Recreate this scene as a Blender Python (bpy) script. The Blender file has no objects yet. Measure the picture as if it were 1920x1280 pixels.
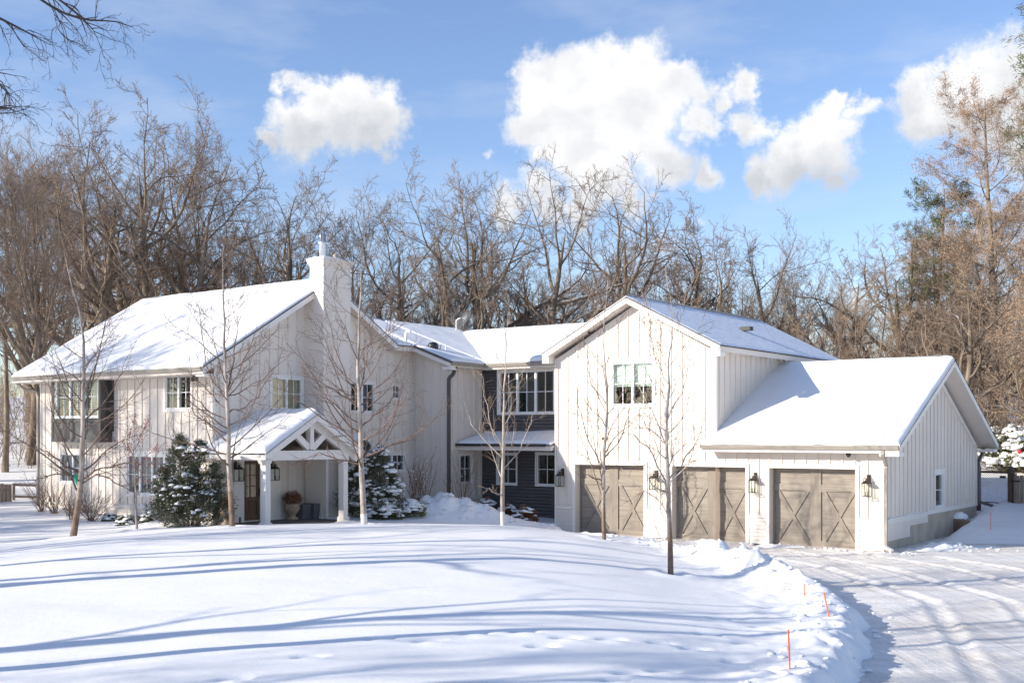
import bpy, math, random
import numpy as np
from mathutils import Vector, Matrix

sc = bpy.context.scene
COL = sc.collection
R = math.radians
rnd = random.Random(7)
PI = math.pi

# ------------------------------------------------------------------ camera constants
FPX, CXP, HYP, CAMH = 2147.0, 960.0, 816.2, 3.45
ANG = math.atan2(-.5925, .8056)
G0 = Vector((11.087, 34.103, 0.0))
UX, UY = math.cos(ANG), math.sin(ANG)
VX, VY = -UY, UX

def at(x, y, Y):                      # a picture point at a distance -> world point (used to read off real positions)
    return Vector(((x - CXP) / FPX * Y, Y, CAMH - (y - HYP) / FPX * Y))
def W(u, v, z=0.0):                   # house coordinates -> world
    return Vector((G0.x + u * UX + v * VX, G0.y + u * UY + v * VY, z))
def loc(X, Y):
    X = X - G0.x; Y = Y - G0.y
    return X * UX + Y * UY, X * VX + Y * VY

# ------------------------------------------------------------------ materials
def newmat(name):
    m = bpy.data.materials.new(name); m.use_nodes = True
    nt = m.node_tree
    return m, nt, nt.nodes['Principled BSDF']
def N(nt, typ, **kw):
    n = nt.nodes.new(typ)
    for k, v in kw.items():
        if k in n.inputs.keys() if isinstance(k, str) else False: n.inputs[k].default_value = v
        else: setattr(n, k, v)
    return n
def noise_node(nt, scale, detail=4, rough=.55, coord='Object', stretch=None):
    tc = nt.nodes.new('ShaderNodeTexCoord')
    n = nt.nodes.new('ShaderNodeTexNoise')
    n.inputs['Scale'].default_value = scale; n.inputs['Detail'].default_value = detail
    n.inputs['Roughness'].default_value = rough
    if stretch:
        mp = nt.nodes.new('ShaderNodeMapping'); mp.inputs['Scale'].default_value = stretch
        nt.links.new(tc.outputs[coord], mp.inputs['Vector']); nt.links.new(mp.outputs[0], n.inputs['Vector'])
    else:
        nt.links.new(tc.outputs[coord], n.inputs['Vector'])
    return n
def ramp(nt, fac, stops):
    r = nt.nodes.new('ShaderNodeValToRGB')
    el = r.color_ramp.elements
    while len(el) < len(stops): el.new(.5)
    for e, (p, c) in zip(el, stops):
        e.position = p; e.color = (*c, 1) if len(c) == 3 else c
    nt.links.new(fac, r.inputs['Fac'])
    return r
def simple(name, col, rough=.6, var=.08, scale=3.0, bump=0.0, bscale=20.0, metal=0.0, stretch=None, spec=.4):
    m, nt, b = newmat(name)
    b.inputs['Roughness'].default_value = rough; b.inputs['Metallic'].default_value = metal
    b.inputs['Specular IOR Level'].default_value = spec
    n = noise_node(nt, scale, stretch=stretch)
    lo = tuple(max(0, c * (1 - var)) for c in col); hi = tuple(min(1, c * (1 + var)) for c in col)
    r = ramp(nt, n.outputs['Fac'], [(.3, lo), (.7, hi)])
    nt.links.new(r.outputs['Color'], b.inputs['Base Color'])
    if bump:
        n2 = noise_node(nt, bscale, 5, stretch=stretch)
        bp = nt.nodes.new('ShaderNodeBump'); bp.inputs['Strength'].default_value = bump; bp.inputs['Distance'].default_value = .02
        nt.links.new(n2.outputs['Fac'], bp.inputs['Height']); nt.links.new(bp.outputs[0], b.inputs['Normal'])
    return m

MAT = {}
MAT['siding'] = simple('painted_siding', (.74, .66, .58), .55, .06, 1.1, .12, 40, stretch=(1, 1, .3))
MAT['trim'] = simple('white_trim_paint', (.79, .74, .68), .5, .02, 2)
MAT['frame'] = simple('window_frame_paint', (.82, .82, .81), .4, .01, 2)
MAT['dark_siding'] = simple('charcoal_siding', (.098, .088, .090), .6, .12, 1.5, .1, 30)
MAT['bay'] = simple('grey_bay_panel', (.085, .079, .072), .6, .12, 1.2, .1, 25)
MAT['fascia'] = simple('fascia_paint', (.735, .655, .575), .5, .02, 2)
MAT['shingle'] = simple('dark_shingle', (.06, .055, .055), .85, .3, 8)
MAT['gutter'] = simple('taupe_gutter', (.33, .295, .25), .4, .05, 3)
MAT['gutter_dark'] = simple('bronze_gutter', (.11, .10, .095), .45, .08, 3)
MAT['concrete'] = simple('concrete', (.44, .37, .295), .85, .2, 1.6, .3, 14)
MAT['lantern'] = simple('bronze_lantern', (.055, .042, .035), .45, .2, 20, metal=.3)
MAT['black'] = simple('black_metal', (.03, .03, .032), .4, .1, 10)
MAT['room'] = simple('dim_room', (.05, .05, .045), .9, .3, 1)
MAT['blind_green'] = simple('slatted_blind', (.15, .19, .13), .8, .05, 3)
MAT['blind_white'] = simple('roller_shade', (.72, .80, .76), .8, .03, 3)
MAT['curtain'] = simple('cream_curtain', (.62, .56, .36), .8, .12, 4, stretch=(6, 6, .4))
MAT['steel'] = simple('steel_flue', (.60, .63, .66), .3, .08, 6, metal=.8)
MAT['pvc'] = simple('white_pipe', (.8, .78, .74), .4, .03, 5)
MAT['urn'] = simple('weathered_urn_stone', (.45, .35, .25), .8, .3, 9, .4, 20)
MAT['boxgrey'] = simple('grey_box_stone', (.13, .13, .14), .7, .15, 6)
MAT['dry'] = simple('dry_brown_leaf', (.22, .10, .055), .8, .35, 9)
MAT['topiary'] = simple('dark_green_needles', (.025, .05, .028), .7, .4, 12)
MAT['green'] = simple('green_glass', (.03, .14, .08), .2, .1, 5)
MAT['ribbon'] = simple('green_ribbon', (.02, .28, .17), .6, .1, 5)
MAT['orange'] = simple('orange_stake', (.85, .16, .06), .5, .05, 5)
MAT['red'] = simple('red_ball', (.55, .02, .03), .3, .05, 5)
MAT['fence'] = simple('weathered_fence_board', (.23, .18, .14), .85, .3, 3, .4, 14, stretch=(8, 8, .7))
MAT['post'] = simple('dark_fence_post', (.10, .068, .05), .8, .25, 6, .3, 20)
MAT['wire'] = simple('galvanised_wire', (.48, .5, .52), .5, .05, 8, metal=.3)
MAT['rock'] = simple('brown_boulder', (.25, .17, .11), .9, .4, 2.2, .9, 6)
MAT['porch_floor'] = simple('porch_paving', (.13, .12, .12), .8, .25, 4)

def snow_mat(name, col=(.875, .863, .855), bscale=7.0, bump=.25, dist=.03, sparkle=True):
    m, nt, b = newmat(name)
    b.inputs['Roughness'].default_value = .55; b.inputs['Specular IOR Level'].default_value = .3
    n = noise_node(nt, .6, 6)
    r = ramp(nt, n.outputs['Fac'], [(.3, tuple(c * .965 for c in col)), (.7, col)])
    nt.links.new(r.outputs['Color'], b.inputs['Base Color'])
    n2 = noise_node(nt, bscale, 8, .62)
    bp = nt.nodes.new('ShaderNodeBump'); bp.inputs['Strength'].default_value = bump; bp.inputs['Distance'].default_value = dist
    nt.links.new(n2.outputs['Fac'], bp.inputs['Height'])
    n3 = noise_node(nt, 38, 6, .7)
    bp2 = nt.nodes.new('ShaderNodeBump'); bp2.inputs['Strength'].default_value = .3; bp2.inputs['Distance'].default_value = .01
    nt.links.new(n3.outputs['Fac'], bp2.inputs['Height']); nt.links.new(bp.outputs[0], bp2.inputs['Normal'])
    nt.links.new(bp2.outputs[0], b.inputs['Normal'])
    return m
MAT['snow'] = snow_mat('snow')
MAT['roof_snow'] = snow_mat('roof_snow', bscale=3.0, bump=.2)
MAT['clump_snow'] = snow_mat('clump_snow', (.885, .88, .88), 12, .4)

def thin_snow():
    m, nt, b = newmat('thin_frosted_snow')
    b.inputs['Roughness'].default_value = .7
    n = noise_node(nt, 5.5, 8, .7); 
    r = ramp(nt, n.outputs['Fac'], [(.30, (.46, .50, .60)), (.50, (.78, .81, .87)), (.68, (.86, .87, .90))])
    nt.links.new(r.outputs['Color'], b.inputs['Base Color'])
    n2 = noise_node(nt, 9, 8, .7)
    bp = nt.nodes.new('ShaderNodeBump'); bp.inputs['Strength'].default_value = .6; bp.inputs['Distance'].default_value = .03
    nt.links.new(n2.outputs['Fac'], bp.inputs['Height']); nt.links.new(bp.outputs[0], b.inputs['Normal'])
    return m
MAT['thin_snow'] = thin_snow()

def drive_mat():
    m, nt, b = newmat('packed_driveway_snow')
    b.inputs['Roughness'].default_value = .5
    # long streaks along the ploughing direction (X) and tyre tracks (Y)
    a = noise_node(nt, 1.0, 7, .65, stretch=(.16, 1.5, 1))
    c = noise_node(nt, .35, 5, .6)
    g = noise_node(nt, 9, 10, .75, stretch=(.7, 1.3, 1))
    t = noise_node(nt, 1.0, 6, .65, stretch=(3.0, .16, 1))
    r1 = ramp(nt, a.outputs['Fac'], [(.34, (.68, .655, .63)), (.62, (.85, .83, .805))])
    r2 = ramp(nt, c.outputs['Fac'], [(.40, (1, 1, 1)), (.72, (.93, .885, .83))])
    r3 = ramp(nt, g.outputs['Fac'], [(.28, (.80, .78, .76)), (.48, (1, 1, 1))])
    r4 = ramp(nt, t.outputs['Fac'], [(.34, (.78, .775, .78)), (.46, (1, 1, 1))])
    cur = r1.outputs['Color']
    for r in (r2, r3, r4):
        mx = nt.nodes.new('ShaderNodeMix'); mx.data_type = 'RGBA'; mx.blend_type = 'MULTIPLY'; mx.inputs[0].default_value = 1
        nt.links.new(cur, mx.inputs[6]); nt.links.new(r.outputs['Color'], mx.inputs[7]); cur = mx.outputs[2]
    # bare brownish patches
    p = noise_node(nt, .55, 8, .68, stretch=(.5, 1.6, 1))
    rp = ramp(nt, p.outputs['Fac'], [(.665, (0, 0, 0)), (.74, (1, 1, 1))])
    mx = nt.nodes.new('ShaderNodeMix'); mx.data_type = 'RGBA'
    nt.links.new(rp.outputs['Color'], mx.inputs[0]); nt.links.new(cur, mx.inputs[6]); mx.inputs[7].default_value = (.34, .27, .21, 1)
    nt.links.new(mx.outputs[2], b.inputs['Base Color'])
    bp = nt.nodes.new('ShaderNodeBump'); bp.inputs['Strength'].default_value = .75; bp.inputs['Distance'].default_value = .035
    nt.links.new(g.outputs['Fac'], bp.inputs['Height'])
    bp2 = nt.nodes.new('ShaderNodeBump'); bp2.inputs['Strength'].default_value = .8; bp2.inputs['Distance'].default_value = .05
    nt.links.new(t.outputs['Fac'], bp2.inputs['Height']); nt.links.new(bp.outputs[0], bp2.inputs['Normal'])
    nt.links.new(bp2.outputs[0], b.inputs['Normal'])
    return m
MAT['drive'] = drive_mat()

def wood_mat(name, dark, light, stretch, rot=(0, 0, 0)):
    m, nt, b = newmat(name)
    b.inputs['Roughness'].default_value = .75
    tc = nt.nodes.new('ShaderNodeTexCoord'); mp = nt.nodes.new('ShaderNodeMapping')
    mp.inputs['Scale'].default_value = stretch; mp.inputs['Rotation'].default_value = rot
    nt.links.new(tc.outputs['Object'], mp.inputs['Vector'])
    n = nt.nodes.new('ShaderNodeTexNoise'); n.inputs['Scale'].default_value = 1; n.inputs['Detail'].default_value = 9; n.inputs['Roughness'].default_value = .65
    n.inputs['Distortion'].default_value = .6
    nt.links.new(mp.outputs[0], n.inputs['Vector'])
    r = ramp(nt, n.outputs['Fac'], [(.28, dark), (.50, tuple((a + c) / 2 for a, c in zip(dark, light))), (.70, light)])
    nt.links.new(r.outputs['Color'], b.inputs['Base Color'])
    bp = nt.nodes.new('ShaderNodeBump'); bp.inputs['Strength'].default_value = .35; bp.inputs['Distance'].default_value = .01
    nt.links.new(n.outputs['Fac'], bp.inputs['Height']); nt.links.new(bp.outputs[0], b.inputs['Normal'])
    return m
MAT['door_h'] = wood_mat('weathered_wood_across', (.185, .155, .127), (.335, .285, .232), (1.0, 1, 16))
MAT['door_v'] = wood_mat('weathered_wood_upright', (.165, .138, .112), (.29, .245, .20), (16, 8, 1.2))
MAT['entry_door'] = wood_mat('stained_entry_door', (.10, .058, .035), (.17, .105, .066), (10, 10, .9))

def glass_mat(nm='window_glass', base_=.11):
    m = bpy.data.materials.new(nm); m.use_nodes = True
    nt = m.node_tree; nt.nodes.clear()
    out = nt.nodes.new('ShaderNodeOutputMaterial'); mix = nt.nodes.new('ShaderNodeMixShader')
    gl = nt.nodes.new('ShaderNodeBsdfGlossy'); gl.inputs['Roughness'].default_value = .02; gl.inputs['Color'].default_value = (.9, .95, .95, 1)
    tr = nt.nodes.new('ShaderNodeBsdfTransparent'); tr.inputs['Color'].default_value = (.86, .90, .86, 1)
    lw = nt.nodes.new('ShaderNodeLayerWeight'); lw.inputs['Blend'].default_value = .28
    mr = nt.nodes.new('ShaderNodeMapRange'); mr.inputs['To Min'].default_value = base_; mr.inputs['To Max'].default_value = .8
    nt.links.new(lw.outputs['Fresnel'], mr.inputs['Value'])
    n = noise_node(nt, 1.3, 2)
    bp = nt.nodes.new('ShaderNodeBump'); bp.inputs['Strength'].default_value = .12; bp.inputs['Distance'].default_value = .02
    nt.links.new(n.outputs['Fac'], bp.inputs['Height']); nt.links.new(bp.outputs[0], gl.inputs['Normal'])
    nt.links.new(mr.outputs[0], mix.inputs[0]); nt.links.new(tr.outputs[0], mix.inputs[1]); nt.links.new(gl.outputs[0], mix.inputs[2])
    nt.links.new(mix.outputs[0], out.inputs['Surface'])
    return m
MAT['glass'] = glass_mat(); MAT['clear_glass'] = glass_mat('lantern_glass', .01)

def bark_mat(name, dark, light, scale=6, snow=0.0, band=None):
    m, nt, b = newmat(name)
    b.inputs['Roughness'].default_value = .85; b.inputs['Specular IOR Level'].default_value = .2
    n = noise_node(nt, scale, 6, .65, stretch=(1, 1, .35))
    r = ramp(nt, n.outputs['Fac'], [(.32, dark), (.62, light)])
    cur = r.outputs['Color']
    if snow:
        ge = nt.nodes.new('ShaderNodeNewGeometry'); sp = nt.nodes.new('ShaderNodeSeparateXYZ')
        nt.links.new(ge.outputs['Normal'], sp.inputs[0])
        ns = noise_node(nt, .9, 3)
        ad = nt.nodes.new('ShaderNodeMath'); ad.operation = 'ADD'
        nt.links.new(sp.outputs['Z'], ad.inputs[0]); nt.links.new(ns.outputs['Fac'], ad.inputs[1])
        rs = ramp(nt, ad.outputs[0], [(.0, (0, 0, 0)), (1, (1, 1, 1))])
        mr = nt.nodes.new('ShaderNodeMapRange'); mr.inputs['From Min'].default_value = 1.42 - snow * .3; mr.inputs['From Max'].default_value = 1.47 - snow * .3
        nt.links.new(ad.outputs[0], mr.inputs['Value'])
        mx = nt.nodes.new('ShaderNodeMix'); mx.data_type = 'RGBA'
        nt.links.new(mr.outputs[0], mx.inputs[0]); nt.links.new(cur, mx.inputs[6]); mx.inputs[7].default_value = (.82, .84, .88, 1)
        cur = mx.outputs[2]
    nt.links.new(cur, b.inputs['Base Color'])
    bp = nt.nodes.new('ShaderNodeBump'); bp.inputs['Strength'].default_value = .5; bp.inputs['Distance'].default_value = .03
    nt.links.new(n.outputs['Fac'], bp.inputs['Height']); nt.links.new(bp.outputs[0], b.inputs['Normal'])
    return m
MAT['bark'] = bark_mat('forest_bark', (.085, .067, .052), (.265, .21, .158), 2.5, .35)
MAT['twig'] = bark_mat('forest_twig', (.15, .112, .086), (.30, .225, .172), .5)
MAT['twig_pale'] = bark_mat('pale_forest_twig', (.26, .185, .125), (.44, .325, .23), .5)
MAT['backlit_twig'] = simple('backlit_near_twig', (.055, .042, .04), .8, .25, 4)  # backlit look of the near overhanging tree, put into a darker bark colour
MAT['birch'] = bark_mat('pale_young_bark', (.20, .165, .14), (.50, .44, .39), 5)
MAT['wrap'] = bark_mat('brown_lower_bark', (.13, .08, .055), (.30, .20, .14), 7)
def young_bark():
    m = bark_mat('young_tree_bark', (.20, .165, .14), (.50, .44, .39), 5); nt = m.node_tree; b = nt.nodes['Principled BSDF']
    old = b.inputs['Base Color'].links[0].from_socket
    n = noise_node(nt, 7, 6, .65, stretch=(1, 1, .35)); r = ramp(nt, n.outputs['Fac'], [(.32, (.10, .066, .048)), (.62, (.27, .19, .135))])
    tc = nt.nodes.new('ShaderNodeTexCoord'); sp = nt.nodes.new('ShaderNodeSeparateXYZ'); nt.links.new(tc.outputs['Object'], sp.inputs[0])
    n2 = noise_node(nt, 3, 5, .7); ad = nt.nodes.new('ShaderNodeMath'); ad.operation = 'MULTIPLY_ADD'; ad.inputs[1].default_value = 2.6; nt.links.new(n2.outputs['Fac'], ad.inputs[0]); nt.links.new(sp.outputs['Z'], ad.inputs[2])
    mr = nt.nodes.new('ShaderNodeMapRange'); mr.inputs['From Min'].default_value = 2.2; mr.inputs['From Max'].default_value = 2.9; nt.links.new(ad.outputs[0], mr.inputs['Value'])
    mx = nt.nodes.new('ShaderNodeMix'); mx.data_type = 'RGBA'; nt.links.new(mr.outputs[0], mx.inputs[0]); nt.links.new(r.outputs['Color'], mx.inputs[6]); nt.links.new(old, mx.inputs[7]); nt.links.new(mx.outputs[2], b.inputs['Base Color'])
    return m
MAT['young_bark'] = young_bark()
MAT['guard'] = bark_mat('white_trunk_guard', (.56, .53, .48), (.74, .71, .66), 5)
MAT['young_twig'] = bark_mat('young_twig', (.11, .072, .058), (.22, .15, .12), 2)
MAT['shrub_twig'] = bark_mat('shrub_twig', (.16, .09, .06), (.28, .18, .12), 4)
MAT['berry'] = simple('red_berry', (.45, .05, .035), .5, .2, 10)
MAT['needle'] = simple('evergreen_needle', (.095, .10, .055), .7, .45, 3)
MAT['needle_pine'] = simple('pine_needle', (.10, .11, .04), .7, .4, 1.2)
MAT['tan_leaf'] = simple('tan_dry_leaf', (.36, .255, .18), .8, .3, .8)
MAT['box_leaf'] = simple('olive_leaf', (.12, .12, .05), .7, .4, 3)

# ------------------------------------------------------------------ mesh helpers
class MB:
    def __init__(s): s.v = []; s.f = []
    def add(s, vs, fs):
        o = len(s.v); s.v += [tuple(p) for p in vs]; s.f += [tuple(i + o for i in f) for f in fs]
    def hexa(s, p):      # 8 points: 4 bottom ring, 4 top ring
        s.add(p, [(3, 2, 1, 0), (4, 5, 6, 7), (0, 1, 5, 4), (1, 2, 6, 5), (2, 3, 7, 6), (3, 0, 4, 7)])
    def box(s, M, a0, a1, z0, z1, o0, o1):
        s.hexa([M(a0, z0, o0), M(a1, z0, o0), M(a1, z1, o0), M(a0, z1, o0), M(a0, z0, o1), M(a1, z0, o1), M(a1, z1, o1), M(a0, z1, o1)])
    def cube(s, x0, x1, y0, y1, z0, z1):
        s.hexa([(x0, y0, z0), (x1, y0, z0), (x1, y1, z0), (x0, y1, z0), (x0, y0, z1), (x1, y0, z1), (x1, y1, z1), (x0, y1, z1)])
    def quad(s, a, b, c, d): s.add([a, b, c, d], [(0, 1, 2, 3)])
    def bar(s, p, q, w, h=None, up=(0, 0, 1)):          # rectangular bar
        p = Vector(p); q = Vector(q); h = h or w; d = (q - p).normalized(); up = Vector(up)
        if abs(d.dot(up)) > .95: up = Vector((1, 0, 0))
        s1 = d.cross(up).normalized() * (w / 2); s2 = s1.cross(d).normalized() * (h / 2)
        s.hexa([p - s1 - s2, p + s1 - s2, p + s1 + s2, p - s1 + s2, q - s1 - s2, q + s1 - s2, q + s1 + s2, q - s1 + s2])
    def tube(s, pts, rad, k=8):
        pts = [Vector(p) for p in pts]; n = len(pts)
        rad = rad if isinstance(rad, (list, tuple)) else [rad] * n
        vs = []; ref = Vector((.31, .17, .93))
        for i, p in enumerate(pts):
            d = (pts[min(i + 1, n - 1)] - pts[max(i - 1, 0)]).normalized()
            if abs(d.dot(ref)) > .97: ref = Vector((1, 0, 0))
            a = d.cross(ref).normalized(); b = d.cross(a)
            for j in range(k):
                t = 2 * PI * j / k; vs.append(p + (a * math.cos(t) + b * math.sin(t)) * rad[i])
        fs = [(i * k + j, i * k + (j + 1) % k, (i + 1) * k + (j + 1) % k, (i + 1) * k + j) for i in range(n - 1) for j in range(k)]
        fs += [tuple(range(k))[::-1], tuple((n - 1) * k + j for j in range(k))]
        s.add(vs, fs)
    def lathe(s, prof, c=(0, 0, 0), k=20):              # prof: (r, z)
        vs = [(c[0] + r * math.cos(2 * PI * j / k), c[1] + r * math.sin(2 * PI * j / k), c[2] + z) for r, z in prof for j in range(k)]
        fs = [(i * k + j, i * k + (j + 1) % k, (i + 1) * k + (j + 1) % k, (i + 1) * k + j) for i in range(len(prof) - 1) for j in range(k)]
        s.add(vs, fs)
    def build(s, name, mat, parent=None, smooth=False, bevel=0):
        me = bpy.data.meshes.new(name); me.from_pydata(s.v, [], s.f); me.update()
        me.materials.append(MAT[mat] if isinstance(mat, str) else mat)
        if smooth: me.polygons.foreach_set('use_smooth', [True] * len(me.polygons))
        o = bpy.data.objects.new(name, me); COL.objects.link(o)
        if parent is not None: o.parent = parent
        if bevel:
            b = o.modifiers.new('bevel', 'BEVEL'); b.width = bevel; b.segments = 2; b.limit_method = 'ANGLE'
        return o

def npmesh(name, verts, quads, mat, parent=None, smooth=True):
    me = bpy.data.meshes.new(name)
    nv, nq = len(verts), len(quads); k = quads.shape[1]
    me.vertices.add(nv); me.vertices.foreach_set('co', np.ascontiguousarray(verts, dtype=np.float32).ravel())
    me.loops.add(nq * k); me.loops.foreach_set('vertex_index', np.ascontiguousarray(quads, dtype=np.int32).ravel())
    me.polygons.add(nq); me.polygons.foreach_set('loop_start', np.arange(nq, dtype=np.int32) * k)
    me.polygons.foreach_set('use_smooth', np.full(nq, smooth))
    me.update(calc_edges=True)
    me.materials.append(MAT[mat] if isinstance(mat, str) else mat)
    o = bpy.data.objects.new(name, me); COL.objects.link(o)
    if parent is not None: o.parent = parent
    return o

def tag(o, label=None, cat=None, group=None, kind=None):
    if label: o['label'] = label
    if cat: o['category'] = cat
    if group: o['group'] = group
    if kind: o['kind'] = kind
    return o
def empty(name, p=(0, 0, 0), rz=0.0, label=None, cat=None, group=None):
    o = bpy.data.objects.new(name, None); COL.objects.link(o); o.location = p; o.rotation_euler = (0, 0, rz)
    o.empty_display_size = .2
    return tag(o, label, cat, group)
def copy_tree(o, parent=None):
    c = o.copy(); COL.objects.link(c)
    if parent is not None: c.parent = parent
    for ch in [x for x in KIDS.get(o.name, [])]: copy_tree(ch, c)
    return c
KIDS = {}

# value noise in numpy
def vnoise(x, y, seed=0):
    xi = np.floor(x).astype(np.int64); yi = np.floor(y).astype(np.int64); xf = x - xi; yf = y - yi
    def h(a, b):
        n = (a * 374761393 + b * 668265263 + seed * 974634777) & 0xffffffff
        n = ((n ^ (n >> 13)) * 1274126177) & 0xffffffff
        return ((n ^ (n >> 16)) & 0xffff) / 65535.0
    u = xf * xf * (3 - 2 * xf); v = yf * yf * (3 - 2 * yf)
    return (h(xi, yi) * (1 - u) + h(xi + 1, yi) * u) * (1 - v) + (h(xi, yi + 1) * (1 - u) + h(xi + 1, yi + 1) * u) * v
def fbm(x, y, oct=4, seed=0, gain=.5):
    s = 0; a = 1; t = 0
    for i in range(oct):
        s = s + a * vnoise(x * 2 ** i, y * 2 ** i, seed + i * 17); t += a; a *= gain
    return s / t - .5
def sstep(a, b, x):
    t = np.clip((x - a) / (b - a), 0, 1); return t * t * (3 - 2 * t)

# ------------------------------------------------------------------ ground
EY = [0, 8, 12, 14.5, 16, 17, 19.3, 22.2, 24.4, 25.6, 27.5, 29.2, 31, 32.8, 34.6, 36.2, 37.5, 38.6, 41]
EX = [3.6, 4.0, 4.1, 4.35, 4.95, 5.45, 6.15, 6.9, 6.95, 6.5, 6.15, 5.85, 5.35, 4.8, 4.0, 3.1, 2.6, 2.1, 1.5]
FX = [-60, -30, -20, -13, -11, -8.5, -3.5, -.24, 1.35, 2.34, 3.8, 5, 9]
FZ = [.2, .25, .4, .62, .84, 1.0, 1.07, 1.02, .88, .68, .42, .26, .15]
MY = [-20, 5, 10, 14, 20, 25, 28, 30, 32, 34, 36, 39]
MZ = [.2, .35, .45, .58, .84, .99, 1.06, 1.06, .98, .84, .64, .5]
def smooth_table(xs, zs, step, sig):
    g_ = np.arange(xs[0], xs[-1] + step, step); v = np.interp(g_, xs, zs); n = int(3 * sig / step); k = np.exp(-(np.arange(-n, n + 1) * step / sig) ** 2 / 2); k /= k.sum()
    return g_, np.convolve(np.pad(v, n, 'edge'), k, 'valid')
FX, FZ = smooth_table(FX, FZ, .1, .9); MY, MZ = smooth_table(MY, MZ, .1, .9)
BX, BZ = smooth_table([-40, -12, -6, -3, -1, 1, 3, 13, 15, 19, 40], [.68, .62, .6, .5, .3, .16, .05, .1, .2, .3, .5], .1, .6)
def lumps(X, Y, seed):
    return np.abs(fbm(X * 1.3, Y * 1.3, 5, seed, .6)) * 2
def ground_z(X, Y, base=False):
    X = np.asarray(X, float); Y = np.asarray(Y, float)
    u, v = (X - G0.x) * UX + (Y - G0.y) * UY, (X - G0.x) * VX + (Y - G0.y) * VY
    lawn = np.interp(X, FX, FZ) * np.interp(Y, MY, MZ) / 1.06
    back = np.interp(X, BX, BZ)
    rise = np.interp(Y, [0, 38, 44, 52, 60, 80, 100, 160, 400, 2000], [0, .0, .38, 1.0, 1.75, 3.4, 5.2, 8.0, 14, 30])
    rise = rise * np.interp(X, [-16, -10, 12, 15], [1, .85, .7, 1.0])
    w = sstep(33.0, 37.0, Y)
    z = lawn * (1 - w) + (back + rise) * w
    z = z + np.where(Y > 60, fbm(X * .03, Y * .03, 3, 5) * 4 * np.clip((Y - 60) / 60, 0, 1), 0)
    # broad undulation and fine drift relief
    z = z + fbm(X * .25, Y * .35, 3, 11) * .10 + fbm(X * .9, Y * 1.3, 3, 3) * .022
    # ploughed driveway with snow banks
    e = np.interp(Y, EY, EX) + fbm(X * .8 + 3, Y * .8, 2, 21) * .35 + fbm(X * 2.5, Y * 2.5, 3, 22) * .3
    s = e - X
    inY = 1 - sstep(37.5, 40.5, Y)
    bank = (.13 + .50 * np.exp(-((Y - 27.0) / 2.6) ** 2) + .10 * np.exp(-((Y - 15.5) / 4.0) ** 2) + .06 * np.exp(-((Y - 22) / 2.5) ** 2)) * np.exp(-((s - .75) / .60) ** 2)
    z = z + bank * inY * (.55 + 1.1 * lumps(X, Y, 31))
    rough = np.exp(-((s - 1.0) / 1.5) ** 2) * inY
    z = z + rough * fbm(X * 2.6, Y * 2.6, 4, 41) * .10 + rough * np.abs(fbm(X * 5.5, Y * 5.5, 3, 43)) * .16 * (.4 + bank)
    zl = sstep(.0, .55, s)
    z = np.where(Y < 41, z * zl + (-.08) * (1 - zl), z)
    # area right of the driveway edge but behind the garage front: the yard beside the garage side wall
    side = sstep(36.2, 38.6, Y + (X - 13) * .12) * sstep(.1, .8, u)
    zs = .06 + np.abs(fbm(X * 3, Y * 3, 4, 57)) * .12 + .055 * (Y - 36) + np.interp(v, [0, 3, 6, 9, 12], [-.05, .05, .22, .42, .5]) * np.exp(-(np.maximum(u, 0) / 5.5) ** 2) + rise * .35 + fbm(X * .8, Y * .8, 4, 51) * .12
    z = np.where(X > 12.0, z * (1 - side) + np.maximum(zs, -.08) * side, z)
    # heaps of shovelled snow: (X, Y, height, rx, ry)
    for i, (px, py, hh, rx, ry) in enumerate([(-3.0, 40.6, .42, 1.2, .8), (-2.0, 40.4, .42, 1.0, .8), (-1.1, 40.2, .34, .9, .7), (-.2, 39.9, .22, .9, .7), (.9, 39.6, .13, .9, .6),
              (1.9, 39.0, .16, .8, .5), (-6.35, 38.2, .34, .28, .3), (-5.3, 37.4, .12, .7, .4), (-7.3, 36.6, .10, .9, .4), (2.9, 38.9, .20, .8, .4), (4.3, 38.2, .15, .7, .35), (6.2, 37.0, .18, .9, .35), (8.4, 35.6, .16, 1.0, .3),
              (9.8, 34.75, .10, .7, .25), (13.3, 35.0, .30, .75, .45), (12.4, 34.5, .16, .6, .3), (14.6, 35.6, .14, .9, .5), (-11.0, 35.7, .16, .9, .6), (-10.2, 35.0, .12, .8, .5), (16.6, 33.5, .1, .8, .4)]):
        dd = ((X - px) / rx) ** 2 + ((Y - py) / ry) ** 2
        z = z + hh * np.exp(-dd) * (.75 + 1.3 * lumps(X, Y, 60 + i))
    inside = ((u > -27.8) & (u < -18.05) & (v > -10.25) & (v < 5)) | ((u > -18.1) & (u < -15.4) & (v > -10.6) & (v < -6.45)) | ((u > -18.1) & (u < -11.9) & (v > 1.4) & (v < 5)) | ((u > -11.8) & (u < -.05) & (v > .05) & (v < 10))
    z = np.where(inside, np.minimum(z, -.1), z)
    # animal tracks pressed into the lawn
    for (px, py, d) in TRACKS:
        a = .35; dx = X - px; dy = Y - py
        z = z - d * np.exp(-(dx / .17) ** 4 - ((dy - dx * .35) / .085) ** 2) + d * .35 * np.exp(-((dx - .06) / .22) ** 2 - ((dy + .2) / .08) ** 2)
    # hollows where the young trees stand
    for (px, py) in TREE_FEET:
        z = z - .09 * np.exp(-(((X - px) ** 2 + (Y - py) ** 2) / .05)) + .05 * np.exp(-((np.sqrt((X - px) ** 2 + (Y - py) ** 2) - .45) / .2) ** 2)
    return z
TREE_FEET = []
TRACKS = []
def on_lawn(x, y):                     # where a sight line meets the ground
    Y = 10.0; best = None
    while Y < 60:
        p = at(x, y, Y); g = float(ground_z(p.x, p.y))
        if p.z <= g: return (p.x, p.y)
        Y += .05
    return (p.x, p.y)
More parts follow.
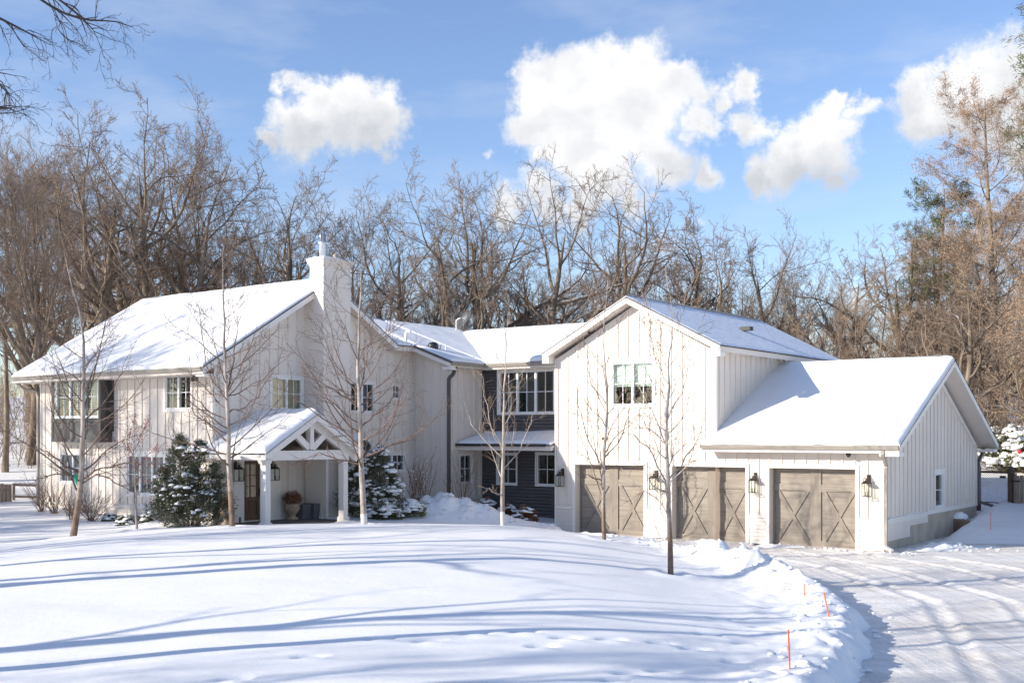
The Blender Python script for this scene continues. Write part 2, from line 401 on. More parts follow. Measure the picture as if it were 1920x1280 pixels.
for (x, y) in [(580, 1230), (715, 1197), (805, 1200), (890, 1187), (980, 1183), (1062, 1196), (1017, 1210), (1145, 1198), (1240, 1205), (1300, 1215), (440, 1272), (1245, 1258), (1180, 1262), (1155, 1275), (1330, 1190), (1400, 1205), (1470, 1215), (1380, 1240), (1440, 1255), (1350, 1160), (1430, 1175), (1520, 1180), (1500, 1210), (1450, 1140)]:
    TRACKS.append((*on_lawn(x, y), .10))

YOUNG = {   # name: (trunk picture points base..top, distance, base radius)
    'a': ([(136, 1014), (146, 950), (152, 900), (157, 800), (157, 760), (161, 700), (163, 630), (153, 575), (138, 520), (130, 475)], 31.0, .10),
    'b': ([(257, 1003), (256, 960), (254, 920), (252, 880), (250, 850), (248, 820)], 34.0, .045),
    'c': ([(436, 996), (434, 940), (429, 860), (427, 800), (425, 740), (421, 690), (417, 620), (416, 540), (414, 460)], 31.0, .088),
    'd': ([(683, 994), (681, 940), (676, 860), (675, 800), (673, 750), (671, 700), (674, 620), (676, 540), (679, 440)], 31.0, .092),
    'e': ([(943, 999), (942, 940), (942, 890), (943, 820), (946, 760), (948, 700), (948, 640), (944, 585)], 36.4, .08),
    'f': ([(1133, 1031), (1132, 980), (1131, 920), (1130, 860), (1134, 780), (1134, 720), (1131, 650), (1132, 570), (1136, 490)], 30.8, .062),
    'g': ([(1258, 1087), (1257, 1030), (1253, 960), (1251, 900), (1251, 840), (1252, 780), (1253, 700), (1254, 640), (1252, 570)], 24.8, .068),
}
LEADERS = {
    'a': [[(158, 790), (140, 762), (120, 732), (104, 692), (97, 650)], [(158, 795), (182, 768), (206, 738), (226, 702), (240, 668)], [(158, 775), (170, 725), (184, 670), (196, 610), (200, 560)], [(150, 890), (120, 872), (90, 848), (60, 836)], [(150, 895), (120, 888), (82, 895), (50, 908)], [(150, 900), (190, 876), (240, 868), (290, 868)], [(150, 910), (180, 890), (215, 905), (262, 928)]],
    'c': [[(424, 738), (442, 704), (464, 660), (478, 622)], [(424, 740), (396, 716), (384, 672), (378, 620), (372, 570)], [(424, 738), (434, 690), (442, 640), (452, 590)], [(425, 742), (450, 736), (486, 716), (516, 690), (535, 650)], [(425, 745), (400, 738), (372, 716), (350, 690)], [(427, 775), (452, 768), (478, 752), (498, 716), (512, 690)], [(427, 790), (392, 772), (362, 745), (345, 710)], [(428, 830), (396, 800), (368, 780), (345, 745)]],
    'd': [[(673, 762), (700, 735), (728, 708), (755, 676), (775, 650)], [(672, 748), (650, 706), (630, 660), (614, 600), (606, 555)], [(675, 838), (640, 806), (600, 780), (560, 752), (535, 730)], [(676, 858), (720, 840), (770, 818), (812, 790), (830, 765)], [(673, 800), (700, 780), (728, 760), (745, 735)], [(673, 760), (640, 740), (600, 715), (570, 705)], [(676, 870), (640, 862), (600, 850), (560, 862)], [(672, 740), (684, 690), (694, 640), (700, 590)]],
    'e': [[(943, 820), (960, 760), (975, 715), (985, 690)], [(943, 850), (920, 800), (908, 740), (902, 700)], [(943, 880), (975, 845), (992, 800), (1000, 770)], [(942, 930), (918, 918), (905, 912)], [(944, 860), (900, 820), (880, 785), (870, 755)]],
    'f': [[(1131, 880), (1105, 830), (1088, 770), (1080, 720)], [(1132, 860), (1158, 830), (1178, 780), (1184, 740)], [(1134, 760), (1110, 720), (1098, 670), (1092, 620)], [(1131, 905), (1100, 890), (1078, 872)]],
    'g': [[(1250, 920), (1225, 850), (1195, 820), (1165, 810)], [(1250, 830), (1212, 800), (1180, 790)], [(1252, 840), (1222, 770), (1200, 730), (1190, 690)], [(1250, 900), (1285, 860), (1310, 820), (1322, 780)], [(1252, 790), (1278, 740), (1290, 690), (1296, 650)], [(1252, 720), (1232, 680), (1222, 630), (1214, 590)]],
}
for k, (pts, d, r) in YOUNG.items():
    p = at(*pts[0], d); TREE_FEET.append((p.x, p.y))

def axis(segs):
    out = [segs[0][0]]
    for a, b, st in segs:
        n = max(1, int(round((b - a) / st))); out += list(a + (b - a) * (np.arange(n) + 1) / n)
    return np.array(out)
gx = np.concatenate([-np.geomspace(1500, 70, 14), axis([(-60, -26, 1.2), (-26, -14, .35), (-14, 16, .085), (16, 26, .25), (26, 60, 1.2)]), np.geomspace(70, 1500, 14)])
gy = np.concatenate([[-1500, -400, -100, -40, -20, -8], axis([(-4, 10, 1.0), (10, 20, .07), (20, 43, .09), (43, 60, .4), (60, 110, 1.5)]), np.geomspace(118, 2500, 16)])
GX, GY = np.meshgrid(gx, gy)
GZ = ground_z(GX, GY)
nx, ny = len(gx), len(gy)
idx = np.arange(nx * ny).reshape(ny, nx)
quads = np.stack([idx[:-1, :-1].ravel(), idx[:-1, 1:].ravel(), idx[1:, 1:].ravel(), idx[1:, :-1].ravel()], 1)
g = npmesh('ground', np.stack([GX.ravel(), GY.ravel(), GZ.ravel()], 1), quads, 'snow')
tag(g, 'snow covered lawn and yard with drifts and banks of shovelled snow', 'snowy ground', kind='structure')

dx = np.arange(-2, 27, .09); dy = np.arange(9, 39.5, .10)
DX, DY = np.meshgrid(dx, dy)
DZ = fbm(DX * .5, DY * 1.2, 4, 71) * .03 + fbm(DX * 3, DY * .5, 3, 72) * .018
# tyre ruts curving out of the frame
for off in (-.85, .75, 2.4, 3.9):
    cx = np.interp(DY, [5, 14, 19, 24, 30, 36], [5.9, 6.9, 8.3, 9.6, 9.0, 7.0]) + off
    DZ = DZ - .035 * np.exp(-((DX - cx) / .15) ** 4) * (.85 + .3 * np.sin(DY * 14 + off * 3)) + .022 * np.exp(-((np.abs(DX - cx) - .27) / .08) ** 2)
DZ = DZ + fbm(DX * 4, DY * 4, 4, 77) * .020 - .006
nx, ny = len(dx), len(dy); idx = np.arange(nx * ny).reshape(ny, nx)
quads = np.stack([idx[:-1, :-1].ravel(), idx[:-1, 1:].ravel(), idx[1:, 1:].ravel(), idx[1:, :-1].ravel()], 1)
d = npmesh('driveway', np.stack([DX.ravel(), DY.ravel(), DZ.ravel()], 1), quads, 'drive')
tag(d, 'ploughed driveway of packed streaky snow in front of the garage doors', 'driveway', kind='structure')

def chunks():
    r = np.random.default_rng(17); parts = []
    P = []
    for k in range(420):
        Y = r.uniform(12.5, 36.5); e = float(np.interp(Y, EY, EX)); P.append((e - r.uniform(-.25, 1.5) + r.normal() * .1, Y, .8 + (.7 if 25 < Y < 34 else 0)))
    for k in range(240): P.append((r.uniform(-3.8, 1.8), r.uniform(39.3, 40.9), 1.2))
    for k in range(170):
        u = r.uniform(-12, 1.0); v = -abs(r.normal()) * .3 - .10; q = W(u, v); P.append((q.x, q.y, .8))
    for k in range(70): P.append((13.3 + r.normal() * .8, 34.9 + r.normal() * .35, 1.0))
    for (x, y, sc_) in P:
        s = sc_ * (.012 + .05 * r.random() ** 3); z = max(float(ground_z(x, y)), 0.0 if y < 39 else -9)
        parts.append(bumpy_blob((x, y, z + s * .1), (s * (1 + r.random()), s * (1 + r.random()), s * (.6 + .4 * r.random())), r, 7, 5))
    o_ = npmesh('snow_clods', *cat(parts), 'clump_snow', None, True)
    tag(o_, 'small broken clods of ploughed and shovelled snow along the banks', 'snow clods', kind='stuff')
# ------------------------------------------------------------------ house
HOUSE = empty('house', G0, ANG, 'large white board and batten house with snowy roofs, chimney, entry porch and three garage doors', 'house')
def PF(v): return lambda a, z, o: (a, v - o, z)
def PS(u): return lambda a, z, o: (u + o, a, z)

def topf(top):
    xs = [p[0] for p in top]; zs = [p[1] for p in top]
    return lambda a: float(np.interp(a, xs, zs))
def wall(M, a0, a1, z0, top, holes=(), mat='siding', depth=.22, batten=None, skip=(), step=.413, lap=None, name='wall', bz0=None, seams=()):
    T = topf(top); mb = MB()
    es = sorted({a0, a1, *[h[0] for h in holes], *[h[1] for h in holes], *[p[0] for p in top if a0 < p[0] < a1]})
    es = [e for e in es if a0 <= e <= a1]
    for a, b in zip(es[:-1], es[1:]):
        if b - a < 1e-6: continue
        mid = (a + b) / 2
        hs = sorted([h for h in holes if h[0] < mid < h[1]], key=lambda h: h[2])
        lo = z0
        spans = []
        for h in hs: spans.append((lo, h[2])); lo = h[3]
        spans.append((lo, None))
        for s0, s1 in spans:
            if s1 is not None and s1 - s0 < 1e-4: continue
            za, zb = (s1, s1) if s1 is not None else (T(a), T(b))
            if lap and s1 is None or lap:
                z = s0; k = math.ceil((s0 - z0) / lap + 1e-6)
                while z < min(za, zb) - 1e-4:
                    z2 = min(z0 + k * lap, min(za, zb)); k += 1
                    f = (z - (z0 + (k - 2) * lap)) / lap
                    g_ = .014 if f < .01 else 0  # open slit added under each lap to draw its shade line
                    mb.quad(M(a, z + g_, .045 * (1 - f)), M(b, z + g_, .045 * (1 - f)), M(b, z2, .006), M(a, z2, .006))
                    if f < .01: mb.quad(M(a, z + g_, -.015), M(b, z + g_, -.015), M(b, z + g_, .045), M(a, z + g_, .045))
                    z = z2
                if s1 is None and abs(za - zb) > 1e-4:
                    mb.quad(M(a, z, 0), M(b, z, 0), M(b, zb, 0), M(a, za, 0))
            else:
                mb.quad(M(a, s0, 0), M(b, s0, 0), M(b, zb, 0), M(a, za, 0))
    for (h0, h1, hz0, hz1) in [h[:4] for h in holes]:
        mb.quad(M(h0, hz0, 0), M(h0, hz1, 0), M(h0, hz1, -depth), M(h0, hz0, -depth))
        mb.quad(M(h1, hz1, 0), M(h1, hz0, 0), M(h1, hz0, -depth), M(h1, hz1, -depth))
        mb.quad(M(h0, hz1, 0), M(h1, hz1, 0), M(h1, hz1, -depth), M(h0, hz1, -depth))
        mb.quad(M(h1, hz0, 0), M(h0, hz0, 0), M(h0, hz0, -depth), M(h1, hz0, -depth))
    if batten is not None:
        p = a0 + batten
        while p < a1 - .06:
            zt = min(T(p - .03), T(p + .03)) - .03; zb = z0 if bz0 is None else bz0
            cuts = sorted([(k[2] - .01, k[3] + .01) for k in list(skip) if k[0] - .02 < p < k[1] + .02])
            lo = zb
            for c0, c1 in cuts + [(zt, None)]:
                if c0 - lo > .03: mb.box(M, p - .024, p + .024, lo, min(c0, zt), .001, .03)
                if c1 is None: break
                lo = max(lo, c1)
            p += step
        for zs in seams:            # thin horizontal flashing seams between the sheets
            lo = a0
            for (k0, k1) in sorted([(k[0], k[1]) for k in skip if k[2] < zs < k[3]]) + [(a1, a1)]:
                if k0 > lo: mb.box(M, lo, k0, zs - .006, zs + .006, .001, .007)
                lo = max(lo, k1)
    return mb.build(name, mat, HOUSE)

def trim_ring(mb, M, a0, a1, z0, z1, w, o1=.035, bottom=True, top=None, o0=.002):
    t = top or w
    mb.box(M, a0 - w, a0, z0 - (w if bottom else 0), z1, o0, o1); mb.box(M, a1, a1 + w, z0 - (w if bottom else 0), z1, o0, o1)
    mb.box(M, a0 - w, a1 + w, z1, z1 + t, o0, o1)
    if bottom: mb.box(M, a0, a1, z0 - w, z0, o0, o1 + .004)

ROOMS = []
def window(M, a0, a1, z0, z1, units, cols=2, rows=2, tw=.1, toph=None, blind=None, room=1.0, trim=True, mid=None, drop=.5, label=None, tproud=.035):
    """frame in the opening, panes, trim boards, a shade and the dim room seen through the glass"""
    f = MB(); fw = .045
    f.box(M, a0, a1, z0, z0 + fw, -.10, .012); f.box(M, a0, a1, z1 - fw, z1, -.10, .01)
    f.box(M, a0, a0 + fw, z0 + fw, z1 - fw, -.10, .01); f.box(M, a1 - fw, a1, z0 + fw, z1 - fw, -.10, .01)
    W_ = (a1 - a0) / units
    for i in range(1, units): f.box(M, a0 + i * W_ - .045, a0 + i * W_ + .045, z0 + fw, z1 - fw, -.10, .008)
    for i in range(units):
        ua, ub = a0 + i * W_ + (.045 if i else fw), a0 + (i + 1) * W_ - (.045 if i < units - 1 else fw)
        for c in range(1, cols):
            x = ua + (ub - ua) * c / cols; f.box(M, x - .011, x + .011, z0 + fw, z1 - fw, -.07, -.035)
        for r in range(1, rows):
            z = z0 + (z1 - z0) * (r / rows if mid is None else mid); f.box(M, ua, ub, z - .012, z + .012, -.068, -.033)
    fr = f.build('window', 'frame', HOUSE)
    if label: fr['label'] = label
    p = MB(); p.quad(M(a0 + fw, z0 + fw, -.05), M(a1 - fw, z0 + fw, -.05), M(a1 - fw, z1 - fw, -.05), M(a0 + fw, z1 - fw, -.05))
    p.build('pane', 'glass', fr)
    if trim:
        t = MB(); trim_ring(t, M, a0, a1, z0, z1, tw, tproud, top=toph or tw); t.build('window_trim', 'trim', fr)
    if blind == 'slats':
        b = MB(); n = int((z1 - z0 - .1) / .085)
        for i in range(n):
            z = z0 + .06 + i * .085; b.add([M(a0 + .06, z, -.13), M(a1 - .06, z, -.13), M(a1 - .06, z + .045, -.17), M(a0 + .06, z + .045, -.17)], [(0, 1, 2, 3)])
        b.build('blind', 'blind_green', fr)
    if blind == 'roller':
        b = MB(); b.box(M, a0 + .05, a1 - .05, z0 + (z1 - z0) * drop, z1 - .05, -.14, -.12); b.build('roller_shade', 'blind_white', fr)
    if blind == 'curtain':
        b = MB(); n = 40
        for (c0, c1) in [(a0 + .05, (a0 + a1) / 2 - .02), ((a0 + a1) / 2 + .02, a1 - .05)]:
            vs = []; fs = []
            for i in range(n + 1):
                a = c0 + (c1 - c0) * i / n; o = -.15 + .02 * math.sin(i * 1.7); vs += [M(a, z0 + .03, o), M(a, z1 - .03, o)]
            fs = [(2 * i, 2 * i + 2, 2 * i + 3, 2 * i + 1) for i in range(n)]
            b.add(vs, fs)
        b.build('curtain', 'curtain', fr)
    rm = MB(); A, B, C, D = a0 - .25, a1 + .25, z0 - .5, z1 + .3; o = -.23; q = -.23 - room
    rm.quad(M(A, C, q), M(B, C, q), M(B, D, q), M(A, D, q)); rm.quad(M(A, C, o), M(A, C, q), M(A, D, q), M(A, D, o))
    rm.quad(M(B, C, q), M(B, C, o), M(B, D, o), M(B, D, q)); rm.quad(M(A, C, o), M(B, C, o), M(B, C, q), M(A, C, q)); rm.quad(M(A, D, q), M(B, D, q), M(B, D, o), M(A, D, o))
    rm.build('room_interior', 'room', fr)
    return fr

def ledge(M, a0, a1, z, zb=0.0, cap=True, lap=.118):
    mb = MB(); k = zb
    while k < z - .03:
        k2 = min(k + lap, z - .02)
        mb.quad(M(a0, k + .012, .036), M(a1, k + .012, .036), M(a1, k2, .010), M(a0, k2, .010)); mb.quad(M(a0, k + .012, .0), M(a1, k + .012, .0), M(a1, k + .012, .036), M(a0, k + .012, .036))  # laps start above a slit, shaped in as their shade line
        for a in (a0, a1): mb.add([M(a, k, 0), M(a, k, .036), M(a, k2, .014), M(a, k2, 0)], [(0, 1, 2, 3)])
        k = k2
    mb.build('skirt_siding', 'siding', HOUSE)
    c = MB(); c.box(M, a0, a1, z - .085, z, .002, .045); c.box(M, a0, a1, z + .0005, z + .02, .002, .065)
    c.build('ledge_cap', 'trim', HOUSE)
    rng = random.Random(int(abs(a0) * 100))

def snow_ribbon(M, a0, a1, z, w=.05, h=.035):
    mb = MB(); n = max(3, int((a1 - a0) / .12)); rows = []
    vs = []
    for i in range(n + 1):
        a = a0 + (a1 - a0) * i / n; hh = h * (.4 + .9 * rnd.random())
        vs += [M(a, z, .004), M(a, z + hh, .008), M(a, z + hh * .8, w * .6), M(a, z, w)]
    fs = [(4 * i + j, 4 * i + 4 + j, 4 * i + 5 + j, 4 * i + 1 + j) for i in range(n) for j in range(3)]
    mb.add(vs, fs); mb.build('ledge_snow', 'clump_snow', HOUSE, True)

def split(mb, name, mat, parent):      # one mesh per eight cornered board
    for i in range(0, len(mb.v), 8):
        q = MB(); q.hexa(mb.v[i:i + 8]); q.build(name, mat, parent)
# --- walls. garage front
M = PF(0.0)
D = [(-10.97, -8.18, 0, 2.43), (-7.10, -4.45, 0, 2.43), (-3.64, -.87, 0, 2.43)]
GW = (-9.45, -7.83, 4.50, 5.95)
gtop = [(-11.84, 6.16), (-8.66, 7.86), (-5.51, 6.20)]
trimskip = [(d[0] - .13, d[1] + .13, 0, 2.57) for d in D] + [(GW[0] - .12, GW[1] + .12, GW[2] - .13, GW[3] + .16)]
wall(M, -11.84, -5.51, 0, gtop, [D[0], D[1][:1] + (-5.51,) + D[1][2:], GW], batten=.12, step=.415, skip=trimskip, depth=.3, bz0=.92, seams=(3.35, 5.98))
wall(M, -5.51, 0, 0, [(-5.51, 3.05), (0, 3.05)], [(-5.51, -4.45, 0, 2.43), D[2]], batten=.33, step=.39, skip=trimskip, depth=.3, bz0=.92)
t = MB()
for dd in D: trim_ring(t, M, dd[0], dd[1], 0, 2.43, .12, .035, bottom=False, top=.13)
t.box(M, -11.84, -11.76, 0, 6.1, .002, .03); t.box(M, -.09, 0, 0, 3.0, .002, .03); t.box(M, -5.60, -5.51, 3.3, 6.15, .002, .03)
t.build('corner_and_door_trim', 'trim', HOUSE)
window(M, *GW, 2, 2, 2, .1, .14, blind='roller', drop=.44)
for a0, a1 in [(-11.75, -11.10), (-8.05, -7.23), (-4.32, -3.77), (-.74, -.0)]:
    ledge(M, a0, a1, .93)
# rake boards on gable
# doors
def garage_door(a0, a1, label=None):
    M = PF(.30)
    w = a1 - a0; mid = (a0 + a1) / 2 + .02
    root = MB(); root.box(M, a0, a1, 0.0, 2.43, -.06, -.01)
    for k in range(1, 4): pass
    dr = root.build('garage_door', 'door_h', HOUSE)
    if label: dr['label'] = label
    ground = MB(); o0, o1 = -.009, .02
    # upright boards
    ground.box(M, mid - .18, mid + .18, .0, 2.42, o0, o1 + .012)
    ground.box(M, a0, a0 + .07, 0, 2.42, o0, o1); ground.box(M, a1 - .09, a1, 0, 2.42, o0, o1)
    split(ground, 'upright_board', 'door_v', dr)
    r = MB()
    for (x0, x1) in [(a0 + .07, mid - .18), (mid + .18, a1 - .09)]:
        r.box(M, x0, x1, 1.72, 1.93, o0, o1 + .004); r.box(M, x0, x1, 0, .16, o0, o1 + .004); r.box(M, x0, x1, 2.34, 2.42, o0, o1)
    split(r, 'rail', 'door_h', dr)
    for (x0, x1) in [(a0 + .07, mid - .18), (mid + .18, a1 - .09)]:
        for s in (0, 1):
            b = MB(); bw = .105
            xa, xb = (x0 + .06, x1 - .06) if s == 0 else (x1 - .06, x0 + .06)
            za, zb = .16, 1.72
            oo = .024 if s == 0 else .027
            sgn = 1 if xb > xa else -1
            pts = [(xa - bw * .9, za), (xa + bw * .9, za), (xb + bw * .9, zb), (xb - bw * .9, zb)]
            pts = [(min(max(p[0], x0 + .001), x1 - .001), p[1]) for p in pts]
            # clip corners cleanly
            b.add([M(p[0], p[1], o0) for p in pts] + [M(p[0], p[1], oo) for p in pts], [(3, 2, 1, 0), (4, 5, 6, 7), (0, 1, 5, 4), (1, 2, 6, 5), (2, 3, 7, 6), (3, 0, 4, 7)])
            b.build('cross_brace', 'door_v', dr)
    return dr
garage_door(*D[0][:2], 'left garage door, crossed by the slanting shade of the house')
garage_door(*D[1][:2], 'middle garage door, behind the nearest young tree')
garage_door(*D[2][:2], 'right garage door under the low snowy roof')

# garage side
M = PS(0.0)
sw = (5.10, 6.0, 1.06, 2.17)
APX = 5.2
stop = [(0, 3.15), (5.2, 5.62), (10.35, 3.1)]
wall(M, 0, 10.35, .93, stop, [sw], batten=.2, step=.4, skip=[(4.86, 6.2, .9, 2.34)], bz0=1.0, seams=(3.37,))
wall(M, 0, 10.35, -.3, [(0, .93), (10.35, .93)], [], mat='concrete', name='foundation')
t = MB()
t.box(M, 0.0, 4.2, .80, .93, .003, .03); t.box(M, 4.2, 10.35, .86, 1.0, .003, .032); t.box(M, .0, 4.2, .93, .945, .003, .045)
t.box(M, 4.06, 4.2, .62, .80, .003, .03); t.box(M, 2.22, 2.36, .28, .62, .003, .03)
t.box(M, 0, .1, 0.93, 3.1, .002, .03); t.box(M, 10.25, 10.35, 1.0, 3.1, .002, .03)
t.bar((.018, .3, 3.12), (.018, 5.2, 5.52), .03, .16, (0, 0, 1)); t.bar((.018, 5.2, 5.52), (.018, 10.1, 3.10), .03, .16, (0, 0, 1))
t.build('side_trim', 'trim', HOUSE)
mb = MB(); mb.box(M, .0, 2.22, .28, .62, .002, .022); mb.box(M, 0.0, 4.06, .62, .80, .002, .022); mb.build('skirt_siding', 'siding', HOUSE)
snow_ribbon(M, .3, 4.1, .946, .045, .03)
window(M, *sw, 1, 1, 2, .12, .16, label='small window in the side wall of the garage')

# gable wing side wall above the garage roof, and its hidden sides
M = PS(-5.51)
wall(M, 0, 10.4, 3.0, [(0, 6.25), (10.4, 6.25)], batten=.25, step=.41, seams=(5.9,))
t = MB(); t.box(M, 0, .1, 3.2, 6.2, .002, .03); split(t, 'corner_trim', 'trim', HOUSE)
mb = MB()
mb.cube(-11.84, -11.7, .01, 10.4, 0, 6.2)                                   # left side of the gable wing
mb.add([(-11.84, 10.4, 0), (-5.51, 10.4, 0), (-5.51, 10.4, 6.2), (-8.66, 10.4, 7.86), (-11.84, 10.4, 6.2)], [(4, 3, 2, 1, 0)])
mb.quad((-5.5, 10.35, -.2), (0, 10.35, -.2), (0, 10.35, 3.1), (-5.5, 10.35, 3.1))
mb.quad((-5.4, 10.3, 0), (-5.4, .4, 0), (-5.4, .4, 3), (-5.4, 10.3, 3))
mb.build('rear_wall', 'siding', HOUSE)
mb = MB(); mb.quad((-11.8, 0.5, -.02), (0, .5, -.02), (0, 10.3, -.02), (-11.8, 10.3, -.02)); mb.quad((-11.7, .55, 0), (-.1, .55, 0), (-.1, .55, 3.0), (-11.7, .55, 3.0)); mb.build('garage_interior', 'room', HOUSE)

# main block: facade A
uB, vA = -18.02, -10.28
M = PF(vA)
WA1 = (-26.52, -25.0, 1.78, 2.80); WA3 = (-22.5, -19.85, 1.48, 2.78); WA2 = (-20.44, -19.12, 4.32, 5.40)
wall(M, -27.83, uB, 0, [(-27.83, 5.62), (uB, 5.62)], [WA1, WA3, WA2], batten=.3, step=.415, bz0=1.05,
     skip=[(w[0] - .1, w[1] + .1, w[2] - .11, w[3] + .18) for w in (WA1, WA3, WA2)] + [(-26.36, -23.37, 3.1, 5.7)], seams=(3.45,))
ledge(M, -27.83, uB, 1.07)
t = MB(); t.box(M, -27.83, -27.73, 1.07, 5.6, .002, .03); t.box(M, uB - .1, uB, 1.07, 5.6, .002, .03); split(t, 'corner_trim', 'trim', HOUSE)
window(M, *WA1, 2, 2, 2, .09, .12); window(M, *WA3, 4, 2, 2, .09, .16); window(M, *WA2, 2, 2, 2, .09, .12)
# grey bay
Mb = PF(vA - .45); bay = MB()
bw = (-26.08, -23.55, 4.10, 5.50)
wall(Mb, -26.34, -23.39, 3.22, [(-26.34, 5.6), (-23.39, 5.6)], [bw], mat='bay', name='bay_window_box', depth=.2)
Ms = PS(-23.39); bay.quad(Ms(vA - .45, 3.22, 0), Ms(vA, 3.22, 0), Ms(vA, 5.6, 0), Ms(vA - .45, 5.6, 0))
bay.quad((-26.34, vA, 3.22), (-26.34, vA - .45, 3.22), (-26.34, vA - .45, 5.6), (-26.34, vA, 5.6))
bay.quad((-26.34, vA - .45, 3.22), (-26.34, vA, 3.22), (-23.39, vA, 3.22), (-23.39, vA - .45, 3.22))
for a in (-26.34, -25.36, -24.36, -23.46): bay.box(Mb, a, a + .07, 3.22, 4.0, .002, .022)
bay.box(Mb, -26.34, -23.39, 3.92, 4.0, .024, .04); bay.box(Mb, -26.34, -23.39, 3.22, 3.32, .024, .04); bay.box(Mb, -26.34, -26.2, 4.0, 5.6, .002, .022); bay.box(Mb, -23.47, -23.39, 4.0, 5.6, .002, .022)
bay.build('bay_window_box', 'bay', HOUSE)
window(Mb, *bw, 3, 2, 2, .05, .06, blind='slats', room=.9, label='three part window in the grey bay with slatted blinds')

# gable wall B
M = PS(uB)
btop = [(-10.28, 5.95), (-5.57, 8.66), (-.68, 5.95)]
btop = [(-10.28, 5.90), (-5.57, 8.64), (-2.05, 6.70), (-.68, 6.70)]
WB = [(-7.86, -6.47, 4.34, 5.40), (-4.11, -2.86, 4.32, 5.37), (-1.86, -1.42, 4.84, 5.35), (-2.56, -1.18, 2.11, 2.74)]
DOOR = (-9.06, -8.31, .65, 2.62)
wall(M, vA, -.68, 0, btop, WB + [DOOR], batten=.28, step=.415, bz0=1.07,
     skip=[(w[0] - .1, w[1] + .1, w[2] - .1, w[3] + .12) for w in WB] + [(-9.55, -7.45, 0, 3.0)], seams=(3.45, 5.56))
ledge(M, -7.4, -6.36, 1.07); ledge(M, -5.0, -.68, 1.07)
window(M, *WB[0], 2, 2, 2, .08, .1, blind='curtain', label='window with cream curtains above the porch'); window(M, *WB[1], 2, 2, 2, .08, .1)
window(M, *WB[2], 1, 2, 2, .06, .08, label='small square upper window'); window(M, *WB[3], 2, 2, 2, .07, .09, label='low wide window to the right of the porch')
t = MB(); t.box(M, -10.28, -10.18, 1.07, 5.6, .002, .03)
t.box(M, -9.5, DOOR[0], .6, 2.95, .003, .05); t.box(M, DOOR[1], -7.48, .6, 2.95, .003, .05); t.box(M, DOOR[0], DOOR[1], 2.62, 2.95, .003, .05)
for z in (1.3, 2.0): t.box(M, -9.45, -9.12, z, z + .02, .051, .056); t.box(M, -8.22, -7.55, z, z + .02, .051, .056)
t.bar((uB + .018, -10.1, 5.92), (uB + .018, -6.3, 8.15), .03, .16, (0, 0, 1)); t.bar((uB + .018, -5.0, 8.28), (uB + .018, -2.1, 6.7), .03, .16, (0, 0, 1))
t.build('entry_surround', 'trim', HOUSE)
# entry door
dm = MB(); dm.box(M, DOOR[0], DOOR[1], .65, 2.62, -.16, -.11)
ed = dm.build('entry_door', 'entry_door', HOUSE); ed['label'] = 'brown wooden entry door with six panes'
st = MB()
a0, a1 = DOOR[0], DOOR[1]
st.box(M, a0, a0 + .1, .65, 2.62, -.109, -.08); st.box(M, a1 - .1, a1, .65, 2.62, -.109, -.08); st.box(M, a0 + .1, a1 - .1, 2.5, 2.62, -.109, -.08); st.box(M, a0 + .1, a1 - .1, .65, .85, -.109, -.08); st.box(M, a0 + .1, a1 - .1, 1.28, 1.42, -.109, -.08)
st.box(M, (a0 + a1) / 2 - .02, (a0 + a1) / 2 + .02, 1.42, 2.5, -.109, -.085)
for z in (1.78, 2.14): st.box(M, a0 + .1, a1 - .1, z - .015, z + .015, -.109, -.086)
st.box(M, (a0 + a1) / 2 - .04, (a0 + a1) / 2 + .04, .85, 1.28, -.109, -.09)
st.build('door_frame', 'entry_door', ed)
pn = MB(); pn.box(M, a0 + .1, a1 - .1, 1.42, 2.5, -.108, -.1); pn.build('door_glass', simple('door_glass', (.14, .13, .11), .08, .2, 3, spec=.8), ed)
hd = MB(); hd.tube([M(a1 - .05, 1.45, -.07), M(a1 - .05, 1.45, -.02), M(a1 - .05, 1.7, -.02), M(a1 - .05, 1.7, -.07)], .012, 6); hd.build('door_handle', 'black', ed)

# C, D
vC, uC2, vE = -.68, -16.22, 1.35
M = PF(vC)
wall(M, uB, uC2, 0, [(uB, 6.85), (uC2, 6.22)], batten=.2, step=.40, bz0=1.07, seams=(5.88, 3.45)); ledge(M, uB, uC2 - .0, 1.07); snow_ribbon(M, uB + .1, uC2 - .3, 1.09, .07, .06)
M = PS(uC2)
WD = (-.03, .72, 1.64, 2.72)
wall(M, vC, vE, 0, [(vC, 6.2), (vE, 6.2)], [WD], batten=.2, step=.335, bz0=1.07, skip=[(WD[0] - .09, WD[1] + .09, WD[2] - .1, WD[3] + .12), (vC, vE, 2.9, 3.3)], seams=(5.88, 3.45)); ledge(M, vC, vE, 1.07)
window(M, *WD, 1, 2, 2, .07, .1)
t = MB(); t.box(M, vC, vC + .09, 1.07, 6.15, .002, .03); t.box(M, vE - .08, vE, 1.07, 6.15, .002, .03); split(t, 'corner_trim', 'trim', HOUSE)
# E dark
M = PF(vE)
WE = [(-15.37, -12.80, 4.31, 5.90), (-15.42, -14.53, 1.60, 2.73), (-13.58, -12.70, 1.60, 2.76)]
wall(M, uC2, -11.84, 0, [(uC2, 6.2), (-11.84, 6.2)], WE, mat='dark_siding', lap=.125)
window(M, *WE[0], 3, 2, 2, .07, .08, room=1.6, tproud=.06, label='wide three part upper window in the charcoal wall'); window(M, *WE[1], 1, 2, 2, .06, .07, tproud=.06); window(M, *WE[2], 1, 2, 2, .06, .07, tproud=.06)
bk = MB(); bk.box(M, -13.4, -12.9, 4.4, 4.95, -1.0, -.9)
